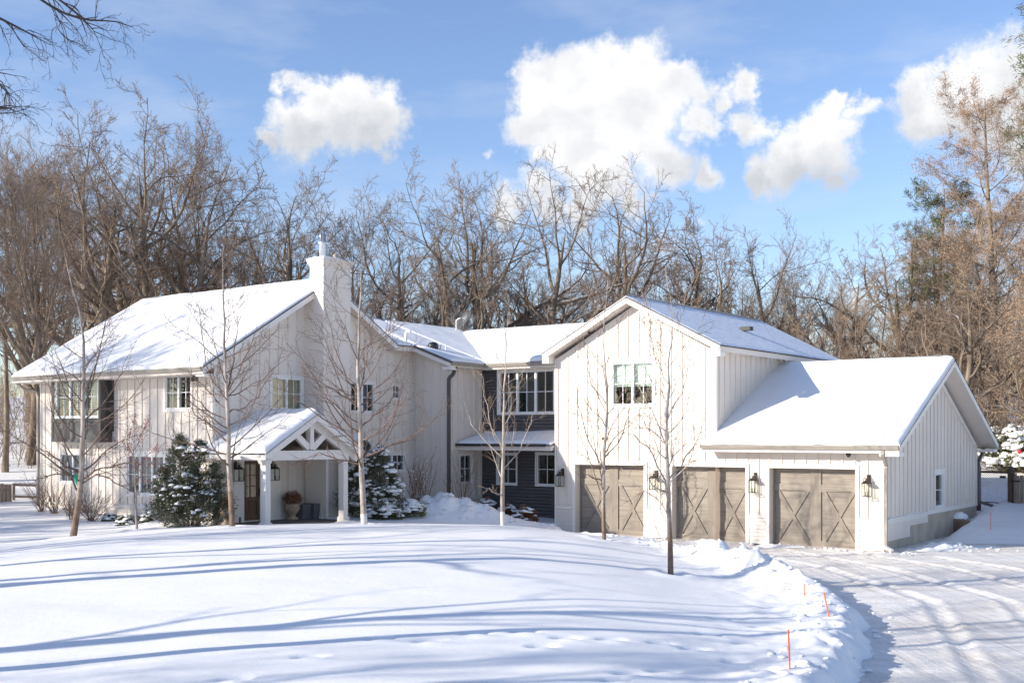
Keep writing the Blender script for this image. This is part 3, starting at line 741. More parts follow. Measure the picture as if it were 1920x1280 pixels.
# hidden perimeter walls of the main block
mb = MB()
mb.quad((-27.83, vA, 0), (-27.83, -.9, 0), (-27.83, -.9, 6.2), (-27.83, vA, 5.6)); mb.add([(-27.83, vA, 5.6), (-27.83, -.9, 6.2), (-27.83, -5.57, 8.66)], [(0, 1, 2)])
mb.quad((-27.83, -.9, 0), (-21.5, -.9, 0), (-21.5, -.9, 6.4), (-27.83, -.9, 6.4))
mb.quad((-24.6, -.9, 0), (-24.6, 5.7, 0), (-24.6, 5.7, 6.6), (-24.6, -.9, 6.6)); mb.add([(-24.6, 5.7, 0), (-11.84, 5.7, 0), (-11.84, 5.7, 6.6), (-16, 5.7, 6.6), (-21.2, 5.7, 8.0), (-24.6, 5.7, 6.6)], [(0, 1, 2, 3, 4, 5)])
mb.build('rear_wall', 'siding', HOUSE)
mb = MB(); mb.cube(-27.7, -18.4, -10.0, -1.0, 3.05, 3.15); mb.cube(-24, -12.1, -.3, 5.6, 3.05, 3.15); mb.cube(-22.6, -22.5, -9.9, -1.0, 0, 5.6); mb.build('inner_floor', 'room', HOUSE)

# --- roofs
def fractal_edge(n, seed): return None
def slope(e0, e1, r1, r0, thick=.2, snow=.13, mat='fascia', rim=.05, snowmat='roof_snow', edge_dark=True, name='roof', seed=1, snow_inset=(.0, .0, .0, .0)):
    """e0,e1 eave ends, r1,r0 ridge ends (top of the deck)"""
    e0, e1, r1, r0 = [Vector(p) for p in (e0, e1, r1, r0)]
    mb = MB(); dz = Vector((0, 0, thick)); s = Vector((0, 0, .022))
    T = [p - s for p in (e0, e1, r1, r0)]
    mb.hexa([p - dz for p in T] + T)
    rf = mb.build(name, mat, HOUSE)
    # shingle layer slightly proud
    ux = (e1 - e0).normalized() * .03; uy = (r0 - e0).normalized() * .03
    Q = [e0 - ux - uy, e1 + ux - uy, r1 + ux, r0 - ux]
    sh = MB(); sh.hexa([q - s * 1.6 for q in Q] + [q + Vector((0, 0, .006)) for q in Q]); sh.build('shingles', 'shingle', rf)
    if snow:
        L = (e1 - e0).length; Wd = (r0 - e0).length; n = max(8, int(L / .11)); m = max(8, int(Wd / .11))
        sn = np.linspace(0, 1, n + 1); tn = np.linspace(0, 1, m + 1)
        # finer spacing near the edges
        sn = np.unique(np.concatenate([sn, np.array([.02, .05, .08]) / L, 1 - np.array([.02, .05, .08]) / L])); tn = np.unique(np.concatenate([tn, np.array([.02, .05, .08]) / Wd]))
        S, Tt = np.meshgrid(sn, tn)
        ui = ux * .9; E0, E1, R1, R0 = [np.array(q) for q in (Q[0] + ui, Q[1] - ui, Q[2] - ui, Q[3] + ui)]
        P = (E0[None, None] * (1 - S)[..., None] * (1 - Tt)[..., None] + E1 * S[..., None] * (1 - Tt)[..., None] + R1 * S[..., None] * Tt[..., None] + R0 * (1 - S)[..., None] * Tt[..., None])
        de = np.minimum(np.minimum(S * L, (1 - S) * L), Tt * Wd)
        prof = np.sqrt(np.clip(1 - (1 - np.clip(np.minimum(de / .14, np.minimum(S * L, (1 - S) * L) / .26), 0, 1)) ** 2, 0, 1))
        nz = 1 + .55 * fbm(P[..., 0] * .7 + seed * 9, P[..., 1] * .7, 3, seed) + .12 * fbm(P[..., 0] * 3, P[..., 1] * 3, 3, seed + 3)
        # wavy lip along the edges
        lip = fbm(P[..., 0] * 2.2 + seed, P[..., 1] * 2.2, 3, seed + 7) * .09
        P[..., 2] += .008 + snow * prof * nz
        out = (np.array(uy) / .03)
        P = P - out[None, None] * ((1 - np.clip(Tt * Wd / .15, 0, 1)) * (lip))[..., None]
        nn, mm = len(sn), len(tn); idx = np.arange(nn * mm).reshape(mm, nn)
        q = np.stack([idx[:-1, :-1].ravel(), idx[:-1, 1:].ravel(), idx[1:, 1:].ravel(), idx[1:, :-1].ravel()], 1)
        npmesh('roof_snow', P.reshape(-1, 3), q, snowmat, rf)
    return rf
def gutter(p, q, mat='gutter', w=.12, h=.12):
    p = Vector(p); q = Vector(q); d = (q - p).normalized(); n = d.cross(Vector((0, 0, 1))).normalized()
    prof = [(0, 0), (w * .62, 0), (w * .75, h * .35), (w, h * .75), (w, h), (w - .012, h), (w - .012, h * .8), (.012, h * .8), (.012, h), (0, h)]
    mb = MB(); vs = []
    for e in (p, q):
        for a, b in prof: vs.append(e + n * a + Vector((0, 0, b)))
    k = len(prof); mb.add(vs, [(i, (i + 1) % k, k + (i + 1) % k, k + i) for i in range(k)] + [tuple(range(k))[::-1], tuple(range(k, 2 * k))])
    return mb.build('gutter', mat, HOUSE)

def wedge(mb, x0, x1, y0, y1, z, za, zb): mb.hexa([(x0, y0, z), (x1, y0, z), (x1, y1, z), (x0, y1, z), (x0, y0, za), (x1, y0, zb), (x1, y1, zb), (x0, y1, za)])
# gable wing roof (ridge runs back)
slope((-12.13, 10.85, 6.38), (-12.13, -.4, 6.38), (-8.65, -.4, 8.16), (-8.65, 10.85, 8.16), .2, .10, seed=2)
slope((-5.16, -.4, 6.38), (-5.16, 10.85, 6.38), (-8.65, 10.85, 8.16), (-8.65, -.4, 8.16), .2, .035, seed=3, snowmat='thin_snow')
t = MB()      # boxed eave returns and rake boards
wedge(t, -12.13, -11.86, -.4, -.005, 6.02, 6.17, 6.31); wedge(t, -5.49, -5.16, -.4, -.005, 6.02, 6.34, 6.17)
t.bar((-12.1, -.415, 6.27), (-8.65, -.415, 8.05), .025, .2, (0, 0, 1)); t.bar((-8.65, -.415, 8.05), (-5.19, -.415, 6.27), .025, .2, (0, 0, 1))
t.build('rake_board', 'trim', HOUSE)
ic = MB()
for k in range(46):
    y = .6 + 9.6 * rnd.random() ** 1.2; L_ = .05 + .16 * rnd.random() ** 2; ic.tube([(-5.17, y, 6.20), (-5.17, y, 6.18 - L_ * .6), (-5.17, y, 6.18 - L_)], [.012, .008, .002], 5)
ic.build('icicles', 'clump_snow', HOUSE, True)
vb = MB(); vb.cube(-7.0, -6.6, 5.0, 5.3, 7.32, 7.46); vb.build('roof_vent', 'black', HOUSE)

# low garage roof
slope((-5.78, -.5, 3.17), (.6, -.5, 3.17), (.6, 5.2, 5.95), (-5.78, 5.2, 5.95), .2, .15, seed=4)
slope((.6, 10.95, 3.17), (-5.4, 10.95, 3.17), (-5.4, 5.2, 5.95), (.6, 5.2, 5.95), .2, .15, seed=5)
t = MB(); t.bar((.615, -.5, 3.07), (.615, 5.2, 5.85), .025, .2, (0, 0, 1)); t.bar((.615, 5.2, 5.85), (.615, 10.95, 3.07), .025, .2, (0, 0, 1))
t.cube(.005, .6, 10.36, 10.9, 2.84, 2.945); t.cube(.005, .59, -.48, -.005, 2.84, 2.945)
t.build('rake_board', 'trim', HOUSE)
mb = MB(); mb.cube(-5.75, .58, -.49, -.40, 2.93, 3.0); mb.build('eave_board', 'trim', HOUSE)
gutter((-5.78, -.5, 3.03), (.60, -.5, 3.03))
gutter((.60, 10.97, 3.03), (-5.4, 10.97, 3.03), 'gutter_dark')

# main roof
slope((-28.42, -11.05, 5.60), (uB + .45, -11.05, 5.60), (uB + .45, -5.57, 8.85), (-28.42, -5.57, 8.85), .2, .13, seed=6)
slope((uB + .45, -2.06, 6.85), (-28.42, -2.06, 6.85), (-28.42, -5.57, 8.85), (uB + .45, -5.57, 8.85), .2, .12, seed=7)
t = MB(); x = uB + .465
t.bar((x, -11.05, 5.48), (x, -5.57, 8.74), .025, .2, (0, 0, 1)); t.bar((x, -5.57, 8.74), (x, -2.06, 6.74), .025, .2, (0, 0, 1))
t.cube(uB + .005, uB + .45, -11.0, -10.29, 5.30, 5.385)
t.build('rake_board', 'trim', HOUSE)
mb = MB(); mb.cube(-28.4, uB + .4, -11.0, -10.3, 5.36, 5.385); mb.build('soffit', 'fascia', HOUSE)
gutter((-28.42, -11.06, 5.47), (uB + .45, -11.06, 5.47), 'gutter')
# W wing roof, slopes to +u
zW = lambda u: 6.85 + .36 * (-17.57 - u)
slope((-17.57, -2.07, zW(-17.57)), (-17.57, -1.08, zW(-17.57)), (-21.2, -1.08, zW(-21.2)), (-21.2, -2.07, zW(-21.2)), .2, .10, seed=8)
slope((-19.2, -4.3, zW(-19.2)), (-19.2, -2.07, zW(-19.2)), (-21.2, -2.07, zW(-21.2)), (-21.2, -4.3, zW(-21.2)), .2, .10, seed=18)
slope((-15.8, -1.08, zW(-15.8)), (-15.8, 1.0, zW(-15.8)), (-21.2, 1.0, zW(-21.2)), (-21.2, -1.08, zW(-21.2)), .18, .11, seed=9)
slope((-15.7, 1.0, zW(-15.7)), (-20.0, 5.9, zW(-20.0)), (-21.2, 5.9, zW(-21.2)), (-21.2, 1.0, zW(-21.2)), .2, .11, seed=10)
slope((-24.9, 5.9, zW(-17.5)), (-24.9, -4.3, zW(-17.5)), (-21.2, -4.3, zW(-21.2)), (-21.2, 5.9, zW(-21.2)), .2, .11, seed=11)
t = MB(); t.bar((-18.0, -1.095, zW(-18.0) - .12), (-15.8, -1.095, zW(-15.8) - .12), .025, .18, (0, 0, 1)); t.cube(-16.2, -15.82, -1.08, -.70, 5.90, 6.02); t.build('rake_board', 'trim', HOUSE)
t = MB(); t.bar((-17.6, -1.115, zW(-17.6) - .01), (-15.75, -1.115, zW(-15.75) - .01), .03, .09, (0, 0, 1)); t.build('rake_edge', 'gutter_dark', HOUSE)
gutter((-15.8, -1.08, 6.07), (-15.8, .95, 6.07), 'gutter')
# link roof E
slope((-15.95, .95, 6.22), (-11.9, .95, 6.22), (-11.9, 5.35, 7.93), (-20.4, 5.35, 7.93), .2, .12, seed=12)
slope((-11.9, 9.6, 6.3), (-20.4, 9.6, 6.3), (-20.4, 5.35, 7.93), (-11.9, 5.35, 7.93), .2, .12, seed=13)
gutter((-15.9, .95, 6.07), (-11.9, .95, 6.07), 'gutter')
mb = MB(); mb.cube(-15.9, -11.86, .97, 1.34, 5.98, 6.02); mb.build('soffit', 'fascia', HOUSE)
# shed roof over E ground floor
slope((-16.2, -.2, 3.12), (-11.86, -.2, 3.12), (-11.86, 1.32, 3.5), (-16.2, 1.32, 3.5), .14, .12, seed=14)
slope((-15.95, -.2, 3.12), (-15.93, -.2, 3.12), (-16.2, 1.3, 3.5), (-16.21, 1.3, 3.5), .05, 0, seed=14)
mb = MB(); mb.cube(-16.2, -11.86, -.22, -.17, 2.90, 3.09); mb.cube(-16.19, -11.87, -.16, 1.3, 2.92, 2.96); mb.build('eave_board', 'fascia', HOUSE)
mb = MB(); mb.cube(-16.22, -11.86, -.245, -.221, 3.07, 3.115); mb.build('drip_edge', 'gutter_dark', HOUSE)

# --- chimney
c0, c1 = uB + .001, -17.1
mb = MB(); mb.cube(c0 - .0, c1, -6.34, -5.02, 0, 8.3); mb.cube(-17.76, c1, -6.34, -5.02, 8.3, 9.33)
ch = mb.build('chimney', 'siding', HOUSE)
cap = MB()
for (z0, z1, e) in [(9.30, 9.36, .025), (9.36, 9.44, .06), (9.44, 9.54, .09)]: cap.cube(-17.76 - e, c1 + e, -6.34 - e, -5.02 + e, z0, z1)
cap.build('chimney_cap', 'siding', ch)
seam = MB()
for z in (1.07, 2.4, 3.45, 5.56, 7.1, 8.3): seam.box(PS(c1), -6.34, -5.02, z, z + .012, .0005, .006); seam.box(PF(-6.34), c0 + .02, c1, z, z + .012, .0005, .006)
seam.build('sheet_seam', 'siding', ch)
f = MB(); f.lathe([(.0, 0), (.15, 0), (.15, .52), (.19, .53), (.19, .60), (.16, .61), (.13, .62), (.13, .88), (0, .88)], (-17.5, -5.95, 9.54), 16)
for j in range(4): f.tube([(-17.5 + .14 * math.cos(j * 1.57), -5.95 + .14 * math.sin(j * 1.57), 10.1), (-17.5 + .14 * math.cos(j * 1.57), -5.95 + .14 * math.sin(j * 1.57), 10.5)], .02, 5)
f.build('flue_pipe', 'steel', ch, True)
f = MB(); f.lathe([(0, 0), (.08, 0), (.10, .1), (.07, .16), (.1, .2), (.06, .26), (0, .27)], (-17.45, -5.40, 9.54), 12); f.build('chimney_pot', 'urn', ch, True)
s = MB(); s.add([(-17.86, -6.4, 9.542), (c1 + .08, -6.4, 9.542), (c1 + .08, -4.95, 9.542), (-17.86, -4.95, 9.542), (-17.76, -6.28, 9.60), (c1 - .05, -6.28, 9.60), (c1 - .05, -5.1, 9.60), (-17.76, -5.1, 9.60)], [(4, 5, 6, 7), (0, 1, 5, 4), (1, 2, 6, 5), (2, 3, 7, 6), (3, 0, 4, 7)]); s.build('cap_snow', 'clump_snow', ch)

# --- porch
uP = -15.5
Mp = PS(uP)
pr = MB()
FL = .62
for va in (-10.34, -6.99):
    pc = MB()
    pc.box(Mp, va, va + .21, FL + .10, 2.70, -.24, 0); pc.box(Mp, va - .035, va + .245, FL - .3, FL + .16, -.275, .035); pc.box(Mp, va - .025, va + .235, 2.60, 2.70, -.265, .025)
    pc.build('porch_column', 'trim', HOUSE, bevel=.01)
b = MB()
b.box(Mp, -10.42, -6.72, 2.68, 2.98, -.26, -.02); b.cube(uB + .05, uP - .27, -10.38, -10.14, 2.68, 2.95); b.cube(uB + .93, uP - .27, -7.0, -6.76, 2.68, 2.95)
b.build('porch_beam', 'trim', HOUSE)
# truss
pitch = .58; ap = (-8.38, 4.14)
tr = MB()
def bp(v, z, o=-.12): return (uP + o, v, z)
tr.bar(bp(ap[0], 3.0), bp(ap[0], 3.95), .22, .16, (0, 1, 0))
for sgn in (-1, 1):
    tr.bar(bp(ap[0] + sgn * 2.12, ap[1] - .20 - pitch * 2.12), bp(ap[0] + sgn * .0, ap[1] - .22), .16, .30, (0, 0, 1))
    tr.bar(bp(ap[0] + sgn * .08, 3.05, -.118), bp(ap[0] + sgn * .80, 3.62, -.118), .14, .20, (0, 0, 1))
tr.build('porch_truss', 'trim', HOUSE)
lo = 2.12
e = ap[1] - pitch * lo
rf = slope((-18.95, ap[0] - lo, e), (uP + .25, ap[0] - lo, e), (uP + .25, ap[0], ap[1]), (-18.95, ap[0], ap[1]), .16, .22, seed=15) if False else None
slope((-19.1, ap[0] - lo, e), (uP + .2, ap[0] - lo, e), (uP + .2, ap[0], ap[1]), (-19.1, ap[0], ap[1]), .16, .20, seed=15)
slope((uP + .2, ap[0] + lo - .1, e + .06), (-17.99, ap[0] + lo - .1, e + .06), (-18.0, ap[0], ap[1]), (uP + .2, ap[0], ap[1]), .16, .20, seed=16)
t = MB(); x = uP + .215
t.bar((x, ap[0] - lo, e - .10), (x, ap[0], ap[1] - .10), .03, .2, (0, 0, 1)); t.bar((x, ap[0], ap[1] - .10), (x, ap[0] + lo - .1, e - .04), .03, .2, (0, 0, 1))
t.cube(-19.1, uP + .2, ap[0] - lo - .02, ap[0] - lo + .0, e - .2, e - .03)
t.build('rake_board', 'trim', HOUSE)
mb = MB(); mb.cube(uB + .05, uP - .3, -10.1, -6.8, 2.93, 2.96); mb.build('porch_ceiling', 'fascia', HOUSE)
pf = MB(); pf.cube(uB + .02, uP + .15, -10.7, -6.4, .2, FL); pf.build('porch_floor', 'porch_floor', HOUSE)
# little lean-to at the right of the porch
slope((-16.85, -6.5, 2.86), (-16.85, -3.7, 2.86), (uB + .02, -3.7, 3.42), (uB + .02, -6.5, 3.42), .12, .12, seed=17)
t = MB(); t.cube(-16.86, -16.83, -6.5, -3.7, 2.68, 2.83); t.cube(-17.9, -16.9, -3.85, -3.72, .4, 2.75); t.cube(-17.9, -16.9, -6.4, -6.3, .4, 2.75); t.build('lean_to_trim', 'trim', HOUSE)

# --- downspouts
def downspout(pts, mat='gutter', w=.085, h=.065):
    mb = MB()
    for p, q in zip(pts[:-1], pts[1:]): mb.bar(p, q, w, h, (0, 1, 0))
    o = mb.build('downspout', mat, HOUSE); return o
downspout([(.12, -.50, 3.03), (.12, -.50, 2.88), (.06, -.02, 2.55), (.06, -.04, 2.45), (.06, -.04, .12), (.20, -.22, .02)], 'gutter', .09, .07)
mb = MB(); mb.bar((.06, -.09, .14), (.30, -.20, .04), .12, .09); mb.build('downspout_shoe', 'trim', HOUSE)
downspout([(.10, 10.97, 2.98), (.10, 10.7, 2.75), (.06, 10.40, 2.5), (.06, 10.40, 1.0), (.9, 10.6, .75), (1.9, 10.7, .62)], 'gutter_dark', .1, .1)
downspout([(-15.85, -.72, 6.05), (-15.95, -.74, 5.75), (-16.15, -.74, 5.62), (-16.17, -.74, 5.5), (-16.17, -.74, .5)], 'gutter_dark', .12, .09)
downspout([(-28.3, -11.0, 5.45), (-28.2, -10.7, 5.15), (-27.9, -10.4, 5.05), (-27.88, -10.35, 4.9), (-27.88, -10.35, .6)], 'gutter', .09, .07)

# roof pipes
def pipe(name, p, h, r=.05, mat='pvc', bend=0):
    mb = MB(); p = Vector(p); pts = [p, p + Vector((0, 0, h))]
    if bend: pts += [p + Vector((bend * .3, 0, h + .08)), p + Vector((bend, 0, h + .08)), p + Vector((bend, 0, h))]
    mb.tube(pts, r, 8); mb.build(name, mat, HOUSE, True)
def on_w(x, y):      # W roof plane under a sight line
    for k in range(2000):
        Y = 40 + k * .01; p = at(x, y, Y); u, v = loc(p.x, p.y)
        if p.z <= zW(u) + .08: return (u, v, zW(u))
pipe('vent_pipe', on_w(761, 641), .42, .055, 'pvc', .22)
q = on_w(812, 653); mb = MB(); mb.lathe([(0, .05), (.2, .05), (.22, .2), (.14, .3), (0, .33)], q, 12); mb.build('roof_vent', 'black', HOUSE, True)
pipe('vent_pipe', on_w(826, 656), .35, .03, 'pvc'); pipe('vent_pipe', on_w(836, 657), .32, .03, 'pvc')
pipe('vent_pipe', (-20.8, 5.4, 7.8), .75, .03, 'pvc', .5)

# ------------------------------------------------------------------ small things on the house
def world_house(name, u, v, z, **kw): return empty(name, W(u, v, z), ANG, **kw)
def lantern(u, v, z, face, label, group):
    """origin at wall, top of backplate; face: 0 front wall (-v), 1 side wall (+u)"""
    o = empty('wall_lantern', W(u, v, z), ANG + (PI / 2 if face else 0), label, 'lantern', group)
    return o
def lantern_parts(o, s=1.0):
    mb = MB(); mb.cube(-.055, .055, -.03, -.001, -.26, 0); mb.build('backplate', 'lantern', o)
    mb = MB(); mb.bar((0, -.03, -.05), (0, -.2, -.05), .022); mb.bar((0, -.03, -.14), (0, -.16, -.10), .016)
    mb.tube([(-.11, -.2, -.25), (-.10, -.2, -.16), (-.06, -.2, -.08), (0, -.2, -.05), (.06, -.2, -.08), (.10, -.2, -.16), (.11, -.2, -.25)], .008, 6)
    mb.build('arm', 'lantern', o)
    mb = MB(); w = .11; y0 = -.31; y1 = -.09; zt, zb = -.26, -.64
    for x in (-w, w):
        for y in (y0, y1): mb.bar((x, y, zb), (x, y, zt), .014)
    for z in (zb, zt):
        mb.bar((-w, y0, z), (w, y0, z), .016); mb.bar((-w, y1, z), (w, y1, z), .016); mb.bar((-w, y0, z), (-w, y1, z), .016); mb.bar((w, y0, z), (w, y1, z), .016)
    mb.add([(-.13, -.33, -.255), (.13, -.33, -.255), (.13, -.07, -.255), (-.13, -.07, -.255), (-.035, -.235, -.17), (.035, -.235, -.17), (.035, -.165, -.17), (-.035, -.165, -.17)], [(0, 1, 5, 4), (1, 2, 6, 5), (2, 3, 7, 6), (3, 0, 4, 7), (4, 5, 6, 7), (3, 2, 1, 0)])
    mb.cube(-.03, .03, -.23, -.17, -.17, -.10)
    mb.build('cage', 'lantern', o)
    mb = MB()
    for x in (-.035, .035): mb.tube([(x, -.2, -.635), (x, -.2, -.50)], .013, 6)
    mb.tube([(-.035, -.2, -.625), (.035, -.2, -.625)], .01, 6)
    mb.build('candle_bulb', 'lantern', o)
    mb = MB(); mb.quad((-w + .01, y0, zb + .01), (w - .01, y0, zb + .01), (w - .01, y0, zt - .01), (-w + .01, y0, zt - .01)); mb.quad((-w, y0 + .01, zb + .01), (-w, y1 - .01, zb + .01), (-w, y1 - .01, zt - .01), (-w, y0 + .01, zt - .01)); mb.quad((w, y0 + .01, zb + .01), (w, y1 - .01, zb + .01), (w, y1 - .01, zt - .01), (w, y0 + .01, zt - .01))
    mb.build('lantern_glass', 'clear_glass', o)
LG = 'bronze wall lanterns'
lab = [(-11.50, 0, 2.28, 0, 'bronze wall lantern left of all garage doors, beside the charcoal wall'), (-7.70, 0, 2.28, 0, 'bronze wall lantern between the left and middle garage doors'),
       (-4.10, 0, 2.28, 0, 'bronze wall lantern between the middle and right garage doors'), (-.46, 0, 2.28, 0, 'bronze wall lantern at the garage corner right of the last door'),
       (uB + .055, -9.45, 2.62, 1, 'bronze wall lantern on the porch left of the brown door'), (uB + .055, -7.93, 2.60, 1, 'bronze wall lantern on the porch right of the brown door')]
first = None
for u, v, z, fc, lb in lab:
    o = lantern(u, v - (.003 if not fc else 0), z, fc, lb, LG)
    if first is None:
        lantern_parts(o); first = [c for c in bpy.data.objects if c.parent == o]
    else:
        for c in first:
            d_ = c.copy(); COL.objects.link(d_); d_.parent = o

def put(name, mb, mat, u, v, z, label, cat, rz=0, smooth=False, group=None):
    o = mb.build(name, mat, None, smooth); o.location = W(u, v, z); o.rotation_euler = (0, 0, ANG + rz)
    return tag(o, label, cat, group)
mb = MB(); mb.lathe([(0, 0), (.07, 0), (.08, -.06), (.05, -.13), (0, -.15)], (0, 0, 0), 14)
put('security_camera', mb, 'black', -.98, -.30, 2.94, 'small black dome camera under the low garage eave', 'camera', smooth=True)
mb = MB(); mb.lathe([(0, 0), (.06, 0), (.06, -.05), (.09, -.14), (0, -.15)], (0, 0, 0), 12)
put('flood_light', mb, 'pvc', .28, .25, 2.95, 'small white flood light at the right end of the low garage eave', 'light', smooth=True)
mb = MB(); mb.lathe([(0, 0), (.07, 0), (.07, -.08), (0, -.09)], (0, 0, 0), 12); mb.cube(-.12, -.04, -.05, .05, -.18, -.05); mb.cube(.04, .12, -.05, .05, -.18, -.05)
put('flood_light', mb, 'lantern', -18.55, -10.6, 5.36, 'brown twin flood light under the left roof near the house corner', 'light')
mb = MB(); mb.lathe([(0, 0), (.06, 0), (.06, -.06), (0, -.08)], (0, 0, 0), 12)
put('security_camera', mb, 'lantern', -10.25, -.2, 7.07, 'small round camera under the tall gable roof', 'camera', smooth=True)
put('security_camera', MB(), 'black', 0, 0, -50, 'x', 'x') if False else None
mb = MB(); mb.lathe([(0, 0), (.055, 0), (.055, .05), (.03, .09), (0, .1)], (0, 0, 0), 12)
o = put('security_camera', mb, 'lantern', -8.88 - .9, -.06, 3.30, 'small round sensor on the white wall above the left garage door', 'camera', smooth=True)

# porch things
URN = [(0, 0), (.20, 0), (.20, .05), (.12, .09), (.10, .15), (.20, .26), (.26, .38), (.24, .44), (.28, .50), (.30, .53), (.25, .53), (.2, .47), (0, .47)]
def leaf_cloud(n, cx, cy, cz, rx, ry, rz, size, rng, up=0.0, asp=.5):
    u = rng.normal(size=(n, 3)); u /= np.linalg.norm(u, axis=1)[:, None]
    r = rng.random(n) ** .45
    c = u * r[:, None] * np.array([rx, ry, rz]) + np.array([cx, cy, cz])
    return leaf_quads(c, size, rng, asp)
def leaf_quads(c, size, rng, asp=.5, dirs=None):
    n = len(c); a = rng.normal(size=(n, 3)) if dirs is None else dirs + rng.normal(size=(n, 3)) * .35
    a /= np.linalg.norm(a, axis=1)[:, None]; b = np.cross(a, rng.normal(size=(n, 3))); b /= np.linalg.norm(b, axis=1)[:, None]
    s = size * (.6 + .8 * rng.random(n))[:, None]
    A = a * s; B = b * s * asp
    v = np.stack([c - A * .2, c + B * .5 + A * .4, c + A, c - B * .5 + A * .4], 1).reshape(-1, 3)
    return v, np.arange(4 * n).reshape(n, 4)
rng = np.random.default_rng(5)
def on_floor(x, y):
    Y = (CAMH - FL) * FPX / (y - HYP); return loc((x - CXP) / FPX * Y, Y)
for (u, v, z, lb, r) in [(*on_floor(426, 983), FL, 'stone urn with dry brown plant left of the porch door', .22), (*on_floor(549, 973), FL, 'stone urn with bushy dry brown plant beside the grey boxes on the porch', .34)]:
    o = empty('urn_planter', W(u, v, z), ANG, lb, 'planter')
    mb = MB(); mb.lathe(URN, (0, 0, 0), 24); mb.build('urn', 'urn', o, True)
    vv, qq = leaf_cloud(1500, 0, 0, .72, r, r, r * .75, .07, rng, asp=.25); npmesh('dry_plant', vv, qq, 'dry', o, False)
for (u, v, w, h, lb) in [(*on_floor(569, 972), .36, .44, 'darker grey stone box on the porch, beside the urn'), (*on_floor(588, 971), .42, .46, 'lighter grey box on the porch nearest the right column')]:
    mb = MB(); mb.hexa([(-w / 2, -.2, 0), (w / 2, -.2, 0), (w / 2, .2, 0), (-w / 2, .2, 0), (-w / 2 - .05, -.24, h), (w / 2 + .05, -.24, h), (w / 2 + .05, .24, h), (-w / 2 - .05, .24, h)])
    mb.cube(-w / 2 - .07, w / 2 + .07, -.26, .26, h + .001, h + .05)
    put('storage_box', mb, 'boxgrey', u, v, FL + .002, lb, 'box')
for (u, v, lb) in [(*on_floor(441, 978), 'dark green clipped topiary standing left of the porch door'), (*on_floor(515, 971), 'dark green clipped topiary standing right of the porch door')]:
    o = empty('topiary', W(u, v, FL), ANG, lb, 'topiary')
    mb = MB(); mb.tube([(0, 0, 0), (0, 0, .3)], .03, 6); mb.build('stem', 'bark', o)
    c = [];
    for k in range(2200):
        t = rng.random(); z = .12 + .86 * t; rr = .15 * math.sin(min(1, t * 1.15 + .12) * PI) ** .6 * (.85 if .38 < t < .46 else 1)
        th = rng.random() * 6.283; c.append((rr * math.cos(th), rr * math.sin(th), z))
    vv, qq = leaf_quads(np.array(c), .05, rng, .3); npmesh('foliage', vv, qq, 'topiary', o, False)
mb = MB(); mb.lathe([(0, 0), (.05, 0), (.05, .16), (.02, .2), (.02, .27), (0, .27)], (0, 0, 0), 12)
put('bottle', mb, 'green', *on_floor(449, 979), FL, 'small green bottle on the porch floor beside the door', 'bottle', smooth=True)

# ------------------------------------------------------------------ trees
def tubes(P, Rr, K):
    """P (n,S,3), Rr (n,S) -> verts, quads"""
    n, S, _ = P.shape
    d = P[:, -1] - P[:, 0]; d /= (np.linalg.norm(d, axis=1)[:, None] + 1e-9)
    ref = np.where(np.abs(d[:, 2:3]) > .9, np.array([[1., 0, 0]]), np.array([[0, 0, 1.]]))
    a = np.cross(d, ref); a /= np.linalg.norm(a, axis=1)[:, None]; b = np.cross(d, a)
    t = np.arange(K) * 2 * PI / K
    ring = a[:, None, None] * np.cos(t)[None, None, :, None] + b[:, None, None] * np.sin(t)[None, None, :, None]
    V = P[:, :, None] + ring * Rr[:, :, None, None]
    base = (np.arange(n) * S * K)[:, None, None]; s = np.arange(S - 1)[None, :, None] * K; j = np.arange(K)[None, None]
    q = np.stack([base + s + j, base + s + (j + 1) % K, base + s + K + (j + 1) % K, base + s + K + j], -1).reshape(-1, 4)
    return V.reshape(-1, 3), q
def cat(parts):
    vs = []; qs = []; o = 0
    for v, q in parts: vs.append(v); qs.append(q + o); o += len(v)
    return np.concatenate(vs), np.concatenate(qs)
